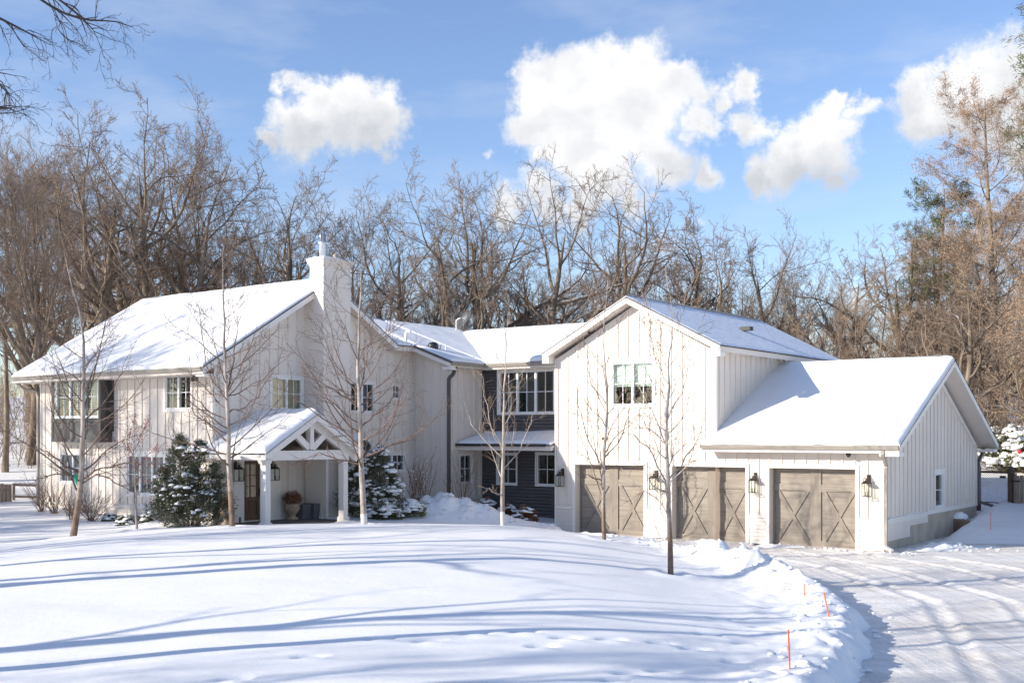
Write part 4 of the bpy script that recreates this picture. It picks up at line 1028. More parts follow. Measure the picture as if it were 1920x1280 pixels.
def branch_level(P, Rr, L, spec, rng):
    """children of polylines P(n,S,3)"""
    n, S, _ = P.shape; k = spec['n']
    idx = np.repeat(np.arange(n), k); m = len(idx)
    t = spec.get('t0', .2) + (spec.get('t1', 1.) - spec.get('t0', .2)) * ((np.tile(np.arange(k), n) + rng.random(m)) / k)
    f = t * (S - 1); i0 = np.minimum(f.astype(int), S - 2); fr = (f - i0)[:, None]
    p = P[idx, i0] * (1 - fr) + P[idx, i0 + 1] * fr
    tan = P[idx, i0 + 1] - P[idx, i0]; tan /= (np.linalg.norm(tan, axis=1)[:, None] + 1e-9)
    pr = Rr[idx, i0] * (1 - fr[:, 0]) + Rr[idx, i0 + 1] * fr[:, 0]
    rv = rng.normal(size=(m, 3)); az = np.cross(tan, rv); az /= np.linalg.norm(az, axis=1)[:, None]
    if spec.get('spiral'):
        ph = np.tile(np.arange(k), n) * 2.4 + rng.random(m) * .8
        ref = np.where(np.abs(tan[:, 2:3]) > .95, np.array([[1., 0, 0]]), np.array([[0, 0, 1.]]))
        a = np.cross(tan, ref); a /= np.linalg.norm(a, axis=1)[:, None]; b = np.cross(tan, a)
        az = a * np.cos(ph)[:, None] + b * np.sin(ph)[:, None]
    ang = np.radians(spec['ang'] + rng.normal(size=m) * spec.get('angj', 10))
    d = tan * np.cos(ang)[:, None] + az * np.sin(ang)[:, None]
    ln = L[idx] * spec['len'] * (1 - spec.get('fall', .5) * t) * (.6 + .7 * rng.random(m))
    r0 = np.minimum(pr * spec.get('rad', .6), ln * .06); r0 = np.maximum(r0, spec.get('rmin', .004))
    s = spec.get('seg', 5); Q = np.zeros((m, s + 1, 3)); Q[:, 0] = p; st = (ln / s)[:, None]
    w = rng.normal(size=(m, 3)) * spec.get('jit', .2)
    for i in range(s):
        Q[:, i + 1] = Q[:, i] + d * st
        w = w * .4 + rng.normal(size=(m, 3)) * spec.get('jit', .2)
        d = d + w; d[:, 2] += spec.get('up', .1); d /= np.linalg.norm(d, axis=1)[:, None]
    tt = np.linspace(0, 1, s + 1)[None]
    rr = np.maximum(r0[:, None] * (1 - tt * .85), spec.get('rmin', .004) * .6)
    return Q, rr, ln
def grow(trunkP, trunkR, specs, seed, K=(8, 5, 4, 3, 3, 3)):
    rng = np.random.default_rng(seed)
    P = np.array(trunkP, float)[None]; Rr = np.array(trunkR, float)[None]
    L = np.array([np.sum(np.linalg.norm(np.diff(P[0], axis=0), axis=1))])
    out = [tubes(P, Rr, 10)]
    lines = [(P, Rr, L)]
    for i, sp in enumerate(specs):
        P, Rr, L = branch_level(P, Rr, L, sp, rng)
        out.append(tubes(P, Rr, K[min(i + 1, len(K) - 1)])); lines.append((P, Rr, L))
    return out, lines

def wobble_trunk(H, lean, r, rng, S=10, jit=.04):
    P = [np.zeros(3)]; d = np.array([lean[0], lean[1], 1.0]); d /= np.linalg.norm(d)
    for i in range(S):
        P.append(P[-1] + d * H / S); d = d + rng.normal(size=3) * jit; d[2] = max(d[2], .8); d /= np.linalg.norm(d)
    t = np.linspace(0, 1, S + 1)
    R_ = r * ((1 - t) ** .8 * .93 + .07); R_[0] *= 1.35
    return np.array(P), R_

PROTO = {}
def forest_proto(key, H, r, specs, seed, lean=(0, 0), twig='twig', bark='bark', limbs=1):
    rng = np.random.default_rng(seed)
    P, Rr = wobble_trunk(H, lean, r, rng, jit=.05)
    out, lines = grow(P, Rr, specs, seed + 1)
    root = empty('bare_tree')
    tv, tq = cat(out[:1 + limbs]); a = npmesh('trunk', tv, tq, bark, root)
    cv, cq = cat(out[1 + limbs:]); b = npmesh('crown', cv, cq, twig, root)
    PROTO[key] = dict(root=root, kids=[a, b], used=False, H=H)
def _late(): pass
def place(key, X, Y, scale, rz, label, group, name='bare_tree', z=None, sz=1.0):
    p = PROTO[key]
    if not p['used']: o = p['root']; p['used'] = True
    else:
        o = p['root'].copy(); COL.objects.link(o)
        for c in p['kids']:
            d_ = c.copy(); COL.objects.link(d_); d_.parent = o
    zz = float(ground_z(X, Y)) - .15 if z is None else z
    o.location = (X, Y, zz); o.rotation_euler = (0, 0, rz); o.scale = (scale, scale, scale * sz)
    tag(o, label, 'tree', group); return o

# vase shaped oaks / maples, tall slender ones, spreading ones
OAK = [dict(n=11, t0=.24, t1=.98, ang=50, angj=12, len=.66, fall=.45, rad=.66, seg=8, jit=.17, up=.10, spiral=True, rmin=.03),
       dict(n=8, t0=.25, ang=46, angj=15, len=.48, fall=.4, rad=.6, seg=6, jit=.2, up=.09, rmin=.018),
       dict(n=8, t0=.15, ang=44, angj=16, len=.50, fall=.4, rad=.6, seg=5, jit=.2, up=.08, rmin=.011),
       dict(n=8, t0=.1, ang=42, angj=16, len=.42, fall=.4, rad=.6, seg=3, jit=.2, up=.09, rmin=.0085)]
MAPLE = [dict(n=13, t0=.22, t1=.97, ang=30, angj=8, len=.60, fall=.5, rad=.55, seg=8, jit=.10, up=.12, spiral=True, rmin=.025),
         dict(n=9, t0=.2, ang=32, angj=10, len=.50, fall=.4, rad=.55, seg=6, jit=.12, up=.12, rmin=.015),
         dict(n=8, t0=.15, ang=32, angj=12, len=.50, fall=.4, rad=.55, seg=4, jit=.14, up=.12, rmin=.010),
         dict(n=7, t0=.1, ang=32, angj=14, len=.55, fall=.4, rad=.6, seg=3, jit=.15, up=.1, rmin=.007)]
SLIM = [dict(n=12, t0=.4, t1=.97, ang=40, angj=10, len=.34, fall=.5, rad=.5, seg=6, jit=.15, up=.1, spiral=True, rmin=.02),
        dict(n=7, t0=.2, ang=40, angj=12, len=.5, fall=.4, rad=.55, seg=5, jit=.2, up=.08, rmin=.013),
        dict(n=7, t0=.15, ang=40, angj=15, len=.5, fall=.4, rad=.55, seg=4, jit=.2, up=.06, rmin=.009),
        dict(n=4, t0=.1, ang=40, angj=15, len=.5, fall=.4, rad=.6, seg=3, jit=.2, up=.05, rmin=.007)]
forest_proto('oak1', 13.5, .42, OAK, 101); forest_proto('oak2', 12.5, .38, OAK, 137, (.12, 0)); forest_proto('oak3', 12.5, .46, OAK, 151, (-.1, .05))
forest_proto('map1', 16, .30, MAPLE, 201); forest_proto('map2', 15, .26, MAPLE, 222, (.06, .04))
forest_proto('slim1', 16, .17, SLIM, 301, (.05, 0)); forest_proto('slim2', 17, .15, SLIM, 322, (-.08, 0), twig='twig_pale')
forest_proto('slim3', 14, .20, SLIM, 341, (.2, .0), twig='twig_pale')

LIMBY = [dict(n=6, t0=.35, t1=.9, ang=42, angj=12, len=.5, fall=.45, rad=.55, seg=8, jit=.13, up=.08, spiral=True, rmin=.03),
         dict(n=4, t0=.3, ang=45, angj=15, len=.5, fall=.4, rad=.55, seg=6, jit=.18, up=.06, rmin=.018), dict(n=4, t0=.2, ang=45, angj=15, len=.5, fall=.4, rad=.6, seg=5, jit=.2, up=.05, rmin=.01)]
forest_proto('limby', 14, .24, LIMBY, 411, (.05, .03)); forest_proto('limby2', 14, .2, LIMBY, 433, (-.1, .05))
GL, GM, GR = 'tall bare trees behind the left part of the house', 'bare trees behind the middle of the house', 'pale bare trees behind the garage'
def bg(key, xpx, ytop, Y, label, group, rz=None, sx=1.0):
    X = (xpx - CXP) / FPX * Y; z0 = float(ground_z(X, Y)); top = CAMH - (ytop - HYP) / FPX * Y
    H = top - z0; k = H / (PROTO[key]['H'] * 1.30)
    return place(key, X, Y, k, rnd.random() * 6.28 if rz is None else rz, label, group)
big = [('oak1', 265, 175, 58, 'broad bare oak with the highest crown, left of the chimney', None, .3),
       ('map1', 60, 205, 56, 'tall bare many stemmed tree near the left picture edge', None, 1.0),
       ('map2', 420, 262, 60, 'bare fan shaped tree between the highest oak and the chimney', None, 2.1),
       ('oak3', 520, 318, 62, 'bare spreading tree just left of the chimney', None, 4.0),
       ('map1', 680, 352, 60, 'dense upright bare tree just right of the chimney', None, 3.3),
       ('oak2', 838, 318, 60, 'bare oak leaning over the low linking roof', None, 5.2),
       ('oak1', 1020, 285, 60, 'bare oak with forked trunks left of the tall gable peak', None, 2.2),
       ('oak3', 1180, 325, 63, 'bare oak rising behind the tall gable peak', None, .9),
       ('oak2', 1330, 330, 62, 'bare spreading oak right of the tall gable peak', None, 2.6),
       ('oak3', 145, 222, 57, 'broad bare tree between the left edge tree and the highest oak', None, 2.9), ('oak2', 350, 235, 56, 'bare tree with a wide crown just right of the highest oak', None, 1.7), ('oak1', 765, 345, 63, 'bare oak over the ridge between chimney and linking roof', None, 3.7), ('oak3', 925, 330, 64, 'bare tree filling the gap left of the forked oak', None, .4),
       ('slim3', 1515, 425, 60, 'pale slender bare tree just right of the gable wing eave', None, .2), ('oak2', 1580, 420, 62, 'bare spreading tree above the left end of the low garage roof', None, 1.1),
       ('slim2', 1640, 395, 60, 'pale slender bare tree above the middle of the low garage roof', None, 2.0), ('oak3', 1700, 405, 64, 'bare tree just left of the green pine', None, 4.4),
       ('oak1', 1440, 415, 66, 'smaller bare oak behind the gable wing eave', None, 5.5)]
for k, x, y, Y, lb, gr, rz in big: bg(k, x, y, Y, lb, gr, rz)
LL, LM, LR = 'tall bare tree in the dense woods left of the chimney', 'bare tree in the woods behind the middle roofs', 'pale slender bare tree in the woods right of the gable peak'
keys = ['oak1', 'map1', 'oak2', 'slim1', 'oak3', 'map2', 'oak1', 'oak2']
i = 0
for Y, xs, dy in [(51, range(-60, 120, 75), 30), (66, range(-120, 640, 95), 40), (78, range(-80, 640, 125), 80)]:
    for x in xs:
        xx = x + rnd.uniform(-22, 22); top = np.interp(xx, [0, 200, 330, 400, 560, 640], [200, 215, 215, 290, 340, 380]) + dy + rnd.uniform(-25, 35)
        bg(keys[i % 8] if Y > 55 else ['map1', 'slim1', 'map2', 'slim2', 'slim1'][i % 5], xx, top, Y + rnd.uniform(-3, 3), LL, GL); i += 1
for Y, xs, dy in [(70, range(650, 1420, 95), 60), (62, range(660, 1430, 140), 150), (84, range(640, 1420, 125), 150)]:
    for x in xs:
        xx = x + rnd.uniform(-22, 22); top = np.interp(xx, [640, 760, 1000, 1400], [350, 350, 340, 370]) + dy + rnd.uniform(-25, 35)
        bg(keys[(i * 3) % 8], xx, top, Y + rnd.uniform(-3, 3), LM, GM); i += 1
for Y, xs, dy in [(54, range(1590, 1800, 60), 25), (66, range(1480, 1960, 66), 20), (82, range(1440, 1980, 75), 90)]:
    for x in xs:
        xx = x + rnd.uniform(-22, 22); top = np.interp(xx, [1440, 1700, 1800, 1950], [430, 405, 380, 330]) + dy + rnd.uniform(-20, 35)
        bg(['slim2', 'slim3', 'oak2', 'map2', 'slim3'][i % 5], xx, top, Y + rnd.uniform(-3, 3), LR, GR); i += 1

# unseen neighbours left of the frame: they cast the long shadows over lawn and house
for k, X, Y, H, rz in [('limby2', -12.5, 13.2, 12, 1.0), ('limby', -15.2, 18.4, 15, 2.0), ('limby2', -22, 17.0, 14, 2.5), ('limby', -19, 11, 13, 5.0), ('limby2', -19.5, 20.8, 13, 3.1), ('limby2', -24, 22.5, 14, 0.6), ('limby', -27, 26.5, 13, 4.2), ('slim1', -19, 25.5, 9, .4), ('slim2', -24, 22.3, 10, 3.4), ('slim1', -22, 28.5, 9.5, 4.4), ('oak3', -31, 25, 12, 4.0), ('slim1', -17.0, 8.5, 13, .4), ('slim2', -25, 6, 13, .4),
                       ('map2', -27, 33, 11.5, 1.2), ('slim2', -22.5, 32.5, 11, 1.9), ('oak2', -33, 33.5, 13, 3.2), ('map2', -37, 29, 14, 5.2), ('slim1', -25.5, 37.5, 14, 5.9), ('oak1', -44, 36, 14.5, 2.2), ('slim2', -31, 41, 16, 2), ('slim1', -30, 46, 16, .5)]:
    place(k, X, Y, H / PROTO[k]['H'], rz, 'bare tree left of the lawn, mostly outside the picture', 'bare trees left of the lawn')

# brushy understory
def brush(name, n, xr, yr, hr, seed, mat, label):
    rng = np.random.default_rng(seed)
    Y = rng.uniform(*yr, n); X = (rng.uniform(*xr, n) - CXP) / FPX * Y
    Z = ground_z(X, Y) - .1
    P0 = np.stack([X, Y, Z], 1); S = 6; H = rng.uniform(*hr, n)
    d = rng.normal(size=(n, 3)) * .25; d[:, 2] = 1; P = np.zeros((n, S, 3)); P[:, 0] = P0
    for i in range(1, S):
        d = d + rng.normal(size=(n, 3)) * .16; d /= np.linalg.norm(d, axis=1)[:, None]; P[:, i] = P[:, i - 1] + d * (H / (S - 1))[:, None]
    r = (H * .006)[:, None] * np.linspace(1, .2, S)[None]
    L = H; out = [tubes(P, r, 3)]
    for sp in (dict(n=6, t0=.25, ang=38, len=.4, fall=.4, rad=.6, seg=3, jit=.2, up=.05, rmin=.007), dict(n=4, t0=.2, ang=40, len=.5, fall=.3, rad=.7, seg=2, jit=.2, up=.05, rmin=.006)):
        P, r, L = branch_level(P, r, L, sp, rng); out.append(tubes(P, r, 3))
    v, q = cat(out); o = npmesh(name, v, q, mat)
    return tag(o, label, 'undergrowth', kind='stuff')
brush('undergrowth', 800, (-150, 620), (54, 92), (2, 5), 5, 'twig', 'tangle of bare brown saplings and twigs under the left woods')
brush('undergrowth', 450, (620, 1480), (60, 95), (2, 6), 6, 'twig', 'tangle of bare twigs under the woods behind the middle roofs')
brush('undergrowth', 900, (1400, 2050), (56, 95), (3, 8), 7, 'twig_pale', 'tangle of pale tan brush in the woods right of the garage')

# young street trees on the lawn
def young(key, specs, seed, label, lower=None, lowfrac=.0, name='young_tree', berries=False, wrapmat='wrap', lowtop=None):
    pts, d, r = YOUNG[key]
    base = at(*pts[0], d)
    P = np.array([at(*p, d + .25 * math.sin(i * 1.3)) - base for i, p in enumerate(pts)], float)
    P[0, 2] = 0
    P = np.vstack([[0, 0, -.25] + P[0] * 0, P]); 
    # resample
    L = np.concatenate([[0], np.cumsum(np.linalg.norm(np.diff(P, axis=0), axis=1))]); tt = np.linspace(0, L[-1], 25)
    Pn = np.stack([np.interp(tt, L, P[:, k]) for k in range(3)], 1); f = tt / L[-1]
    Rr = r * ((1 - f) ** 1.0 * .95 + .05); Rr[0] *= 1.25; wr = np.random.default_rng(seed + 9); Pn[2:, :2] += np.cumsum(wr.normal(size=(23, 2)) * .02, 0) * f[2:, None]
    root = empty(name, base, 0, label, 'tree', None)
    out, lines = grow(Pn, Rr, specs[:1], seed, K=(10, 6))
    P1, R1, L1 = lines[-1]
    if key in LEADERS:
        ex = []; er = []
        for j, lp in enumerate(LEADERS[key]):
            Q = np.array([at(*p, d + .25 * math.sin(3) * 0 + (.35 * ((j * 7) % 5 - 2) / 2) * (i / len(lp))) - base for i, p in enumerate(lp)], float)
            # start on the trunk itself
            zz = Q[0, 2]; Q[0] = [np.interp(zz, Pn[:, 2], Pn[:, 0]), np.interp(zz, Pn[:, 2], Pn[:, 1]), zz]; r0 = float(np.interp(zz, Pn[:, 2], Rr)) * .45
            kk = np.linspace(0, len(Q) - 1, P1.shape[1]); ex.append(np.stack([np.interp(kk, range(len(Q)), Q[:, c]) for c in range(3)], 1)); er.append(np.linspace(r0, .006, P1.shape[1]))
        ex = np.array(ex); er = np.array(er); ex[:, 1:-1] += np.random.default_rng(seed).normal(size=ex[:, 1:-1].shape) * .025
        P1 = np.concatenate([P1, ex]); R1 = np.concatenate([R1, er]); L1 = np.concatenate([L1, np.linalg.norm(ex[:, -1] - ex[:, 0], axis=1) * 1.1]); out[1] = tubes(P1, R1, 6)
    rg = np.random.default_rng(seed + 50); Pc, Rc, Lc = P1, R1, L1
    for i_, sp in enumerate(specs[1:]):
        Pc, Rc, Lc = branch_level(Pc, Rc, Lc, sp, rg); out.append(tubes(Pc, Rc, (5, 4, 3)[min(i_, 2)])); lines.append((Pc, Rc, Lc))
    n = 25; cut = int(lowfrac * n)
    tb = tubes(Pn[None, cut:], Rr[None, cut:], 12); npmesh('trunk', *tb, 'young_bark' if key in 'acfg' else 'birch', root)
    if cut: tb = tubes(Pn[None, :cut + 1], Rr[None, :cut + 1] * (1.06 if wrapmat == 'guard' else 1.0), 12); npmesh('lower_trunk', *tb, wrapmat, root)
    lv, lq = out[1]; npmesh('limbs', lv, lq, 'birch' if key in 'ge' else 'young_twig', root)
    cv, cq = cat(out[2:]); npmesh('crown', cv, cq, 'shrub_twig' if key == 'b' else ('twig_pale' if key == 'e' else 'young_twig'), root)
    if berries:
        rng = np.random.default_rng(3); ends = lines[-1][0][:, -1]; ends = ends[rng.random(len(ends)) < .55]
        ends = np.concatenate([ends + rng.normal(size=ends.shape) * .05 for _ in range(5)])
        v, q = leaf_quads(ends, .034, rng, .8); tag(npmesh('berries', v, q, 'berry', root, False), kind='stuff')
    return root
def YS(n1, t0, ang, ln, up, n2=8, n3=7, fall=.55, jit=.10, n4=0, r1=.38):
    s = [dict(n=n1, t0=t0, t1=.97, ang=ang, angj=7, len=ln, fall=fall, rad=r1, seg=9, jit=jit, up=up, spiral=True, rmin=.009),
         dict(n=n2, t0=.15, ang=42, angj=12, len=.40, fall=.4, rad=.55, seg=6, jit=.13, up=.08, rmin=.0055),
         dict(n=n3, t0=.15, ang=40, angj=14, len=.42, fall=.3, rad=.6, seg=4, jit=.16, up=.06, rmin=.0038)]
    if n4: s.append(dict(n=n4, t0=.15, ang=42, angj=14, len=.45, fall=.3, rad=.6, seg=3, jit=.15, up=.05, rmin=.0038))
    return s
young('a', YS(24, .18, 62, .36, .085, 9, 6), 11, 'leaning bare young tree at the left end of the lawn, green ribbon on a branch', lowfrac=0)
young('b', YS(12, .3, 35, .6, .05, 6, 4, jit=.12), 12, 'small bare crabapple with red berries beside the big evergreen shrub', berries=True, name='berry_tree')
young('c', YS(28, .20, 62, .34, .10, 9, 6), 13, 'bare young tree in front of the porch left column, dark lower trunk', lowfrac=0)
young('d', YS(28, .20, 62, .36, .09, 9, 6), 14, 'bare young tree right of the porch with a white lower trunk', lowfrac=.10, wrapmat='guard')
young('e', YS(12, .22, 42, .36, .08, 6, 4), 15, 'thin white trunked young tree in front of the charcoal wall', lowfrac=.13, wrapmat='guard')
young('f', YS(20, .17, 38, .32, .06, 6, 4), 16, 'slim bare young tree in front of the left garage door', lowfrac=0)
young('g', YS(20, .22, 45, .32, .08, 6, 4), 17, 'nearest bare young tree, in front of the middle garage door', lowfrac=0)
mb = MB(); p = at(140, 890, 30.9)
for k in range(3): mb.add([(p.x - .03 + .02 * k, p.y - .02 * k, p.z + .02), (p.x + .05 + .02 * k, p.y, p.z), (p.x + .05 + .01 * k, p.y, p.z - .22 - .04 * k), (p.x + .0 + .01 * k, p.y, p.z - .20)], [(0, 1, 2, 3)])
tag(mb.build('ribbon', 'ribbon'), 'green ribbon tied to the leftmost young tree', 'ribbon')

# overhanging branches at the top left, on a tree standing left of the lawn
def overhang():
    root = empty('bare_tree', (-9.2, 13.2, 0), 0, 'bare tree left of the lawn reaching thin branches into the top left corner', 'tree')
    P = np.array([[0, 0, -.1], [.05, 0, 2], [-.1, .1, 4.5], [0, .2, 7.0], [-.2, .3, 10.5]]); 
    tt = np.linspace(0, 4, 12); Pn = np.stack([np.interp(tt, range(5), P[:, k]) for k in range(3)], 1)
    Rr = np.linspace(.17, .04, 12)
    npmesh('trunk', *tubes(Pn[None], Rr[None], 10), 'backlit_twig', root)
    lines = []
    for pts in [[(-420, 60), (-160, 40), (40, -25), (110, 22), (160, 38), (215, 40), (250, 52)], [(-420, 60), (-150, 20), (-30, 20), (30, 50), (60, 66), (95, 85)], [(-420, 60), (-100, 100), (-20, 140), (10, 170), (22, 178)], [(-420, 60), (-200, -60), (60, -60), (100, 20), (110, 60), (140, 85)],
                [(-500, 200), (-150, 190), (-40, 205), (20, 202), (30, 216)], [(-420, 60), (-100, -50), (60, -40), (150, 30), (178, 60), (200, 120)]]:
        Q = np.array([at(x, y, 13.2 + .25 * i) for i, (x, y) in enumerate(pts)], float) - np.array([-9.2, 13.2, 0]); k = np.linspace(0, len(Q) - 1, 14)
        lines.append(np.stack([np.interp(k, range(len(Q)), Q[:, c]) for c in range(3)], 1))
    P = np.array(lines); Rr = np.tile(np.linspace(.03, .004, 14), (len(P), 1)); rng = np.random.default_rng(8); L = np.full(len(P), 3.2)
    out = [tubes(P, Rr, 6)]
    for sp in (dict(n=10, t0=.45, ang=38, angj=12, len=.22, fall=.4, rad=.6, seg=7, jit=.16, up=-.08, rmin=.0035), dict(n=4, t0=.15, ang=40, len=.42, fall=.3, rad=.6, seg=4, jit=.2, up=-.03, rmin=.0025), dict(n=3, t0=.2, ang=40, len=.4, fall=.3, rad=.7, seg=2, jit=.2, up=0, rmin=.002)):
        P, Rr, L = branch_level(P, Rr, L, sp, rng); out.append(tubes(P, Rr, 4))
    npmesh('crown', *cat(out), 'backlit_twig', root)
overhang()

# evergreens
def bumpy_blob(c, r, rng, k=10, m=7):
    vs = []; fs = []
    ph = rng.random(6) * 6.28
    for i in range(m + 1):
        th = PI * i / m
        for j in range(k):
            f = 2 * PI * j / k; q = 1 + .18 * math.sin(3 * f + ph[0] + 2 * th) + .12 * math.sin(5 * f + ph[1])
            vs.append((c[0] + r[0] * q * math.sin(th) * math.cos(f), c[1] + r[1] * q * math.sin(th) * math.sin(f), c[2] + r[2] * (math.cos(th) if th < PI / 2 else math.cos(th) * .35)))
    for i in range(m):
        for j in range(k): fs.append((i * k + j, i * k + (j + 1) % k, (i + 1) * k + (j + 1) % k, (i + 1) * k + j))
    return np.array(vs), np.array(fs)
def evergreen(name, base, leaders, seed, label, nfol=9000, size=.075, snowamt=120, mat='needle', catn='shrub', stem=True, snowscale=1.0, asp=.28):
    """leaders: (dx, dy, height, radius): cones of boughs that carry needle sprays, snow lying on the boughs"""
    rng = np.random.default_rng(seed); root = empty(name, base, 0, label, catn)
    C = []; Dr = []; boughs = []; snow = []; stems = MB()
    tot = sum(l[2] * l[3] for l in leaders)
    for (dx, dy, h, r) in leaders:
        stems.tube([(dx * .3, dy * .3, -.05), (dx * .8, dy * .8, h * .4), (dx, dy, h * .95)], [.05, .035, .01], 6)
        nb = int(46 * h * max(r, .5)); 
        for b in range(nb):
            t = rng.random() ** .8; z = h * (.03 + .95 * t); rr = r * (1 - t) ** .75 * (.75 + .4 * rng.random()) + .05
            th = rng.random() * 6.283; tip = np.array([dx + rr * math.cos(th), dy + rr * math.sin(th), z + rr * .25 + .05]); st_ = np.array([dx, dy, z - rr * .25])
            boughs.append(np.stack([st_ + (tip - st_) * q for q in (0, .35, .7, 1.0)]))
            m = max(6, int(nfol * (h * r / tot) / nb)); q = .3 + .75 * rng.random(m) ** .7
            pos = st_ + (tip - st_) * q[:, None] + rng.normal(size=(m, 3)) * (.055 + .03 * rr)
            C.append(pos); Dr.append(np.tile((tip - st_) / np.linalg.norm(tip - st_) + np.array([0, 0, .25]), (m, 1)))
            if rng.random() < snowamt / 300. * (1.6 if math.sin(th * 2.1 + z * 3.3 + dx * 9) + .4 * math.sin(z * 9) > .1 else .25): snow.append((tip * .82 + st_ * .18 + np.array([0, 0, .05]), rr))
    P = np.array(boughs); P[..., 2] = np.maximum(P[..., 2], .0); Rr = np.tile(np.linspace(.014, .005, 4), (len(P), 1)); npmesh('boughs', *tubes(P, Rr, 3), 'bark', root)
    stems.build('stem', 'bark', root)
    C = np.concatenate(C); C[:, 2] = np.maximum(C[:, 2], .01); Dr = np.concatenate(Dr)
    v, q = leaf_quads(C, size, rng, asp, Dr); npmesh('foliage', v, q, mat, root, False)
    parts = []
    for c, rr in snow:
        for _ in range(rng.integers(1, 7)):
            s = snowscale * (.02 + .075 * rng.random() ** 2.5); parts.append(bumpy_blob(c + rng.normal(size=3) * np.array([.09, .09, .03]) * snowscale, (s * (1 + .5 * rng.random()), s * (1 + .5 * rng.random()), s * .8), rng, 7, 4))
    if parts: tag(npmesh('clinging_snow', *cat(parts), 'clump_snow', root), kind='stuff')
    return root
def gz(X, Y): return Vector((X, Y, float(ground_z(X, Y)) - .03))
p = at(352, 995, 34.6)
evergreen('evergreen_shrub', gz(p.x, p.y), [(-.25, 0, 2.75, .75), (.35, .1, 2.55, .7), (.8, .1, 1.9, .55), (-.75, .1, 1.7, .5), (.1, -.3, 1.5, .8), (.6, -.35, 1.0, .6), (-.5, -.3, 1.0, .6)], 1, 'big pointed evergreen shrub dusted with snow, left of the porch', 42000, .06, 110)
p = at(700, 975, 39.5)
evergreen('evergreen_shrub', gz(p.x, p.y), [(-.35, 0, 2.6, .8), (.25, -.1, 2.35, .8), (.6, -.1, 1.6, .6), (-.7, 0, 2.2, .6), (.0, -.4, 1.2, .7), (.75, -.2, 1.1, .5)], 2, 'tall dark evergreen shrub loaded with snow, right of the porch column', 36000, .06, 170, snowscale=1.4)
def mound_shrub(x, y, Y, w, h, seed, label, mat='box_leaf', snow=1.0, n=5200):
    p = at(x, y, Y); base = gz(p.x, p.y); rng = np.random.default_rng(seed)
    root = empty('snowy_shrub', base, 0, label, 'shrub')
    u = rng.normal(size=(n, 3)); u[:, 2] = np.abs(u[:, 2]); u /= np.linalg.norm(u, axis=1)[:, None]
    lobes = 1 + .16 * np.sin(u[:, 0] * 6 + seed) + .12 * np.sin(u[:, 1] * 9 + u[:, 2] * 5)
    c = u * (.72 + .28 * rng.random(n))[:, None] * np.array([w, w * .8, h]) * lobes[:, None]
    v, q = leaf_quads(c, .05, rng, .45, u); npmesh('foliage', v, q, mat, root, False)
    br = MB()
    for k in range(14):
        a = rng.random() * 6.28; br.tube([(0, 0, -.03), (w * .35 * math.cos(a), w * .3 * math.sin(a), h * .4), (w * .75 * math.cos(a), w * .6 * math.sin(a), h * .72)], [.014, .01, .004], 4)
    br.build('branches', 'shrub_twig', root)
    parts = []
    m = int(70 * snow * (w / .5) ** 1.3)
    for k in range(m):
        d_ = rng.normal(size=3); d_[2] = abs(d_[2]) * 1.1 + .35; d_ /= np.linalg.norm(d_); s = (.05 + .07 * rng.random()) * min(1.2, w / .4)
        parts.append(bumpy_blob(d_ * np.array([w, w * .8, h]) * (.96 + .05 * rng.random()), (s * (1 + .5 * rng.random()), s, s * .55), rng, 8, 5))
    npmesh('snow_cap', *cat(parts), 'clump_snow', root)
    return root
mound_shrub(488, 992, 36.2, .50, .46, 21, 'low rounded shrub under snow in front of the porch step', snow=1.3)
mound_shrub(722, 985, 39.2, .62, .55, 22, 'snow covered low shrub at the foot of the dark evergreen', snow=1.4)
mound_shrub(768, 982, 39.6, .58, .55, 23, 'snow covered low shrub between the evergreen and the shovelled snow heap', snow=1.5)
mound_shrub(800, 955, 42.3, .55, .42, 24, 'flat snow capped shrub under the bluish wall, left one', snow=1.6)
mound_shrub(842, 953, 42.0, .55, .40, 25, 'flat snow capped shrub beside the dark downspout', snow=1.4)
mound_shrub(912, 978, 42.8, .42, .55, 26, 'small reddish shrub with snow, leftmost by the charcoal wall', mat='dry', snow=.8)
mound_shrub(952, 978, 42.0, .40, .48, 27, 'small reddish shrub with snow, behind the thin white tree trunk', mat='dry', snow=.7)
mound_shrub(985, 984, 41.2, .40, .55, 28, 'small reddish shrub with snow, rightmost by the charcoal wall', mat='dry', snow=.8)
mound_shrub(205, 972, 38.0, .26, .26, 29, 'tiny snow topped shrub under the left wall, leftmost', snow=1.2, n=1500)
mound_shrub(236, 985, 36.2, .30, .32, 30, 'tiny snow topped shrub just left of the crabapple trunk', snow=1.3, n=1800)
mound_shrub(272, 985, 36.2, .28, .30, 31, 'tiny snow topped shrub just right of the crabapple trunk', snow=1.2, n=1800)

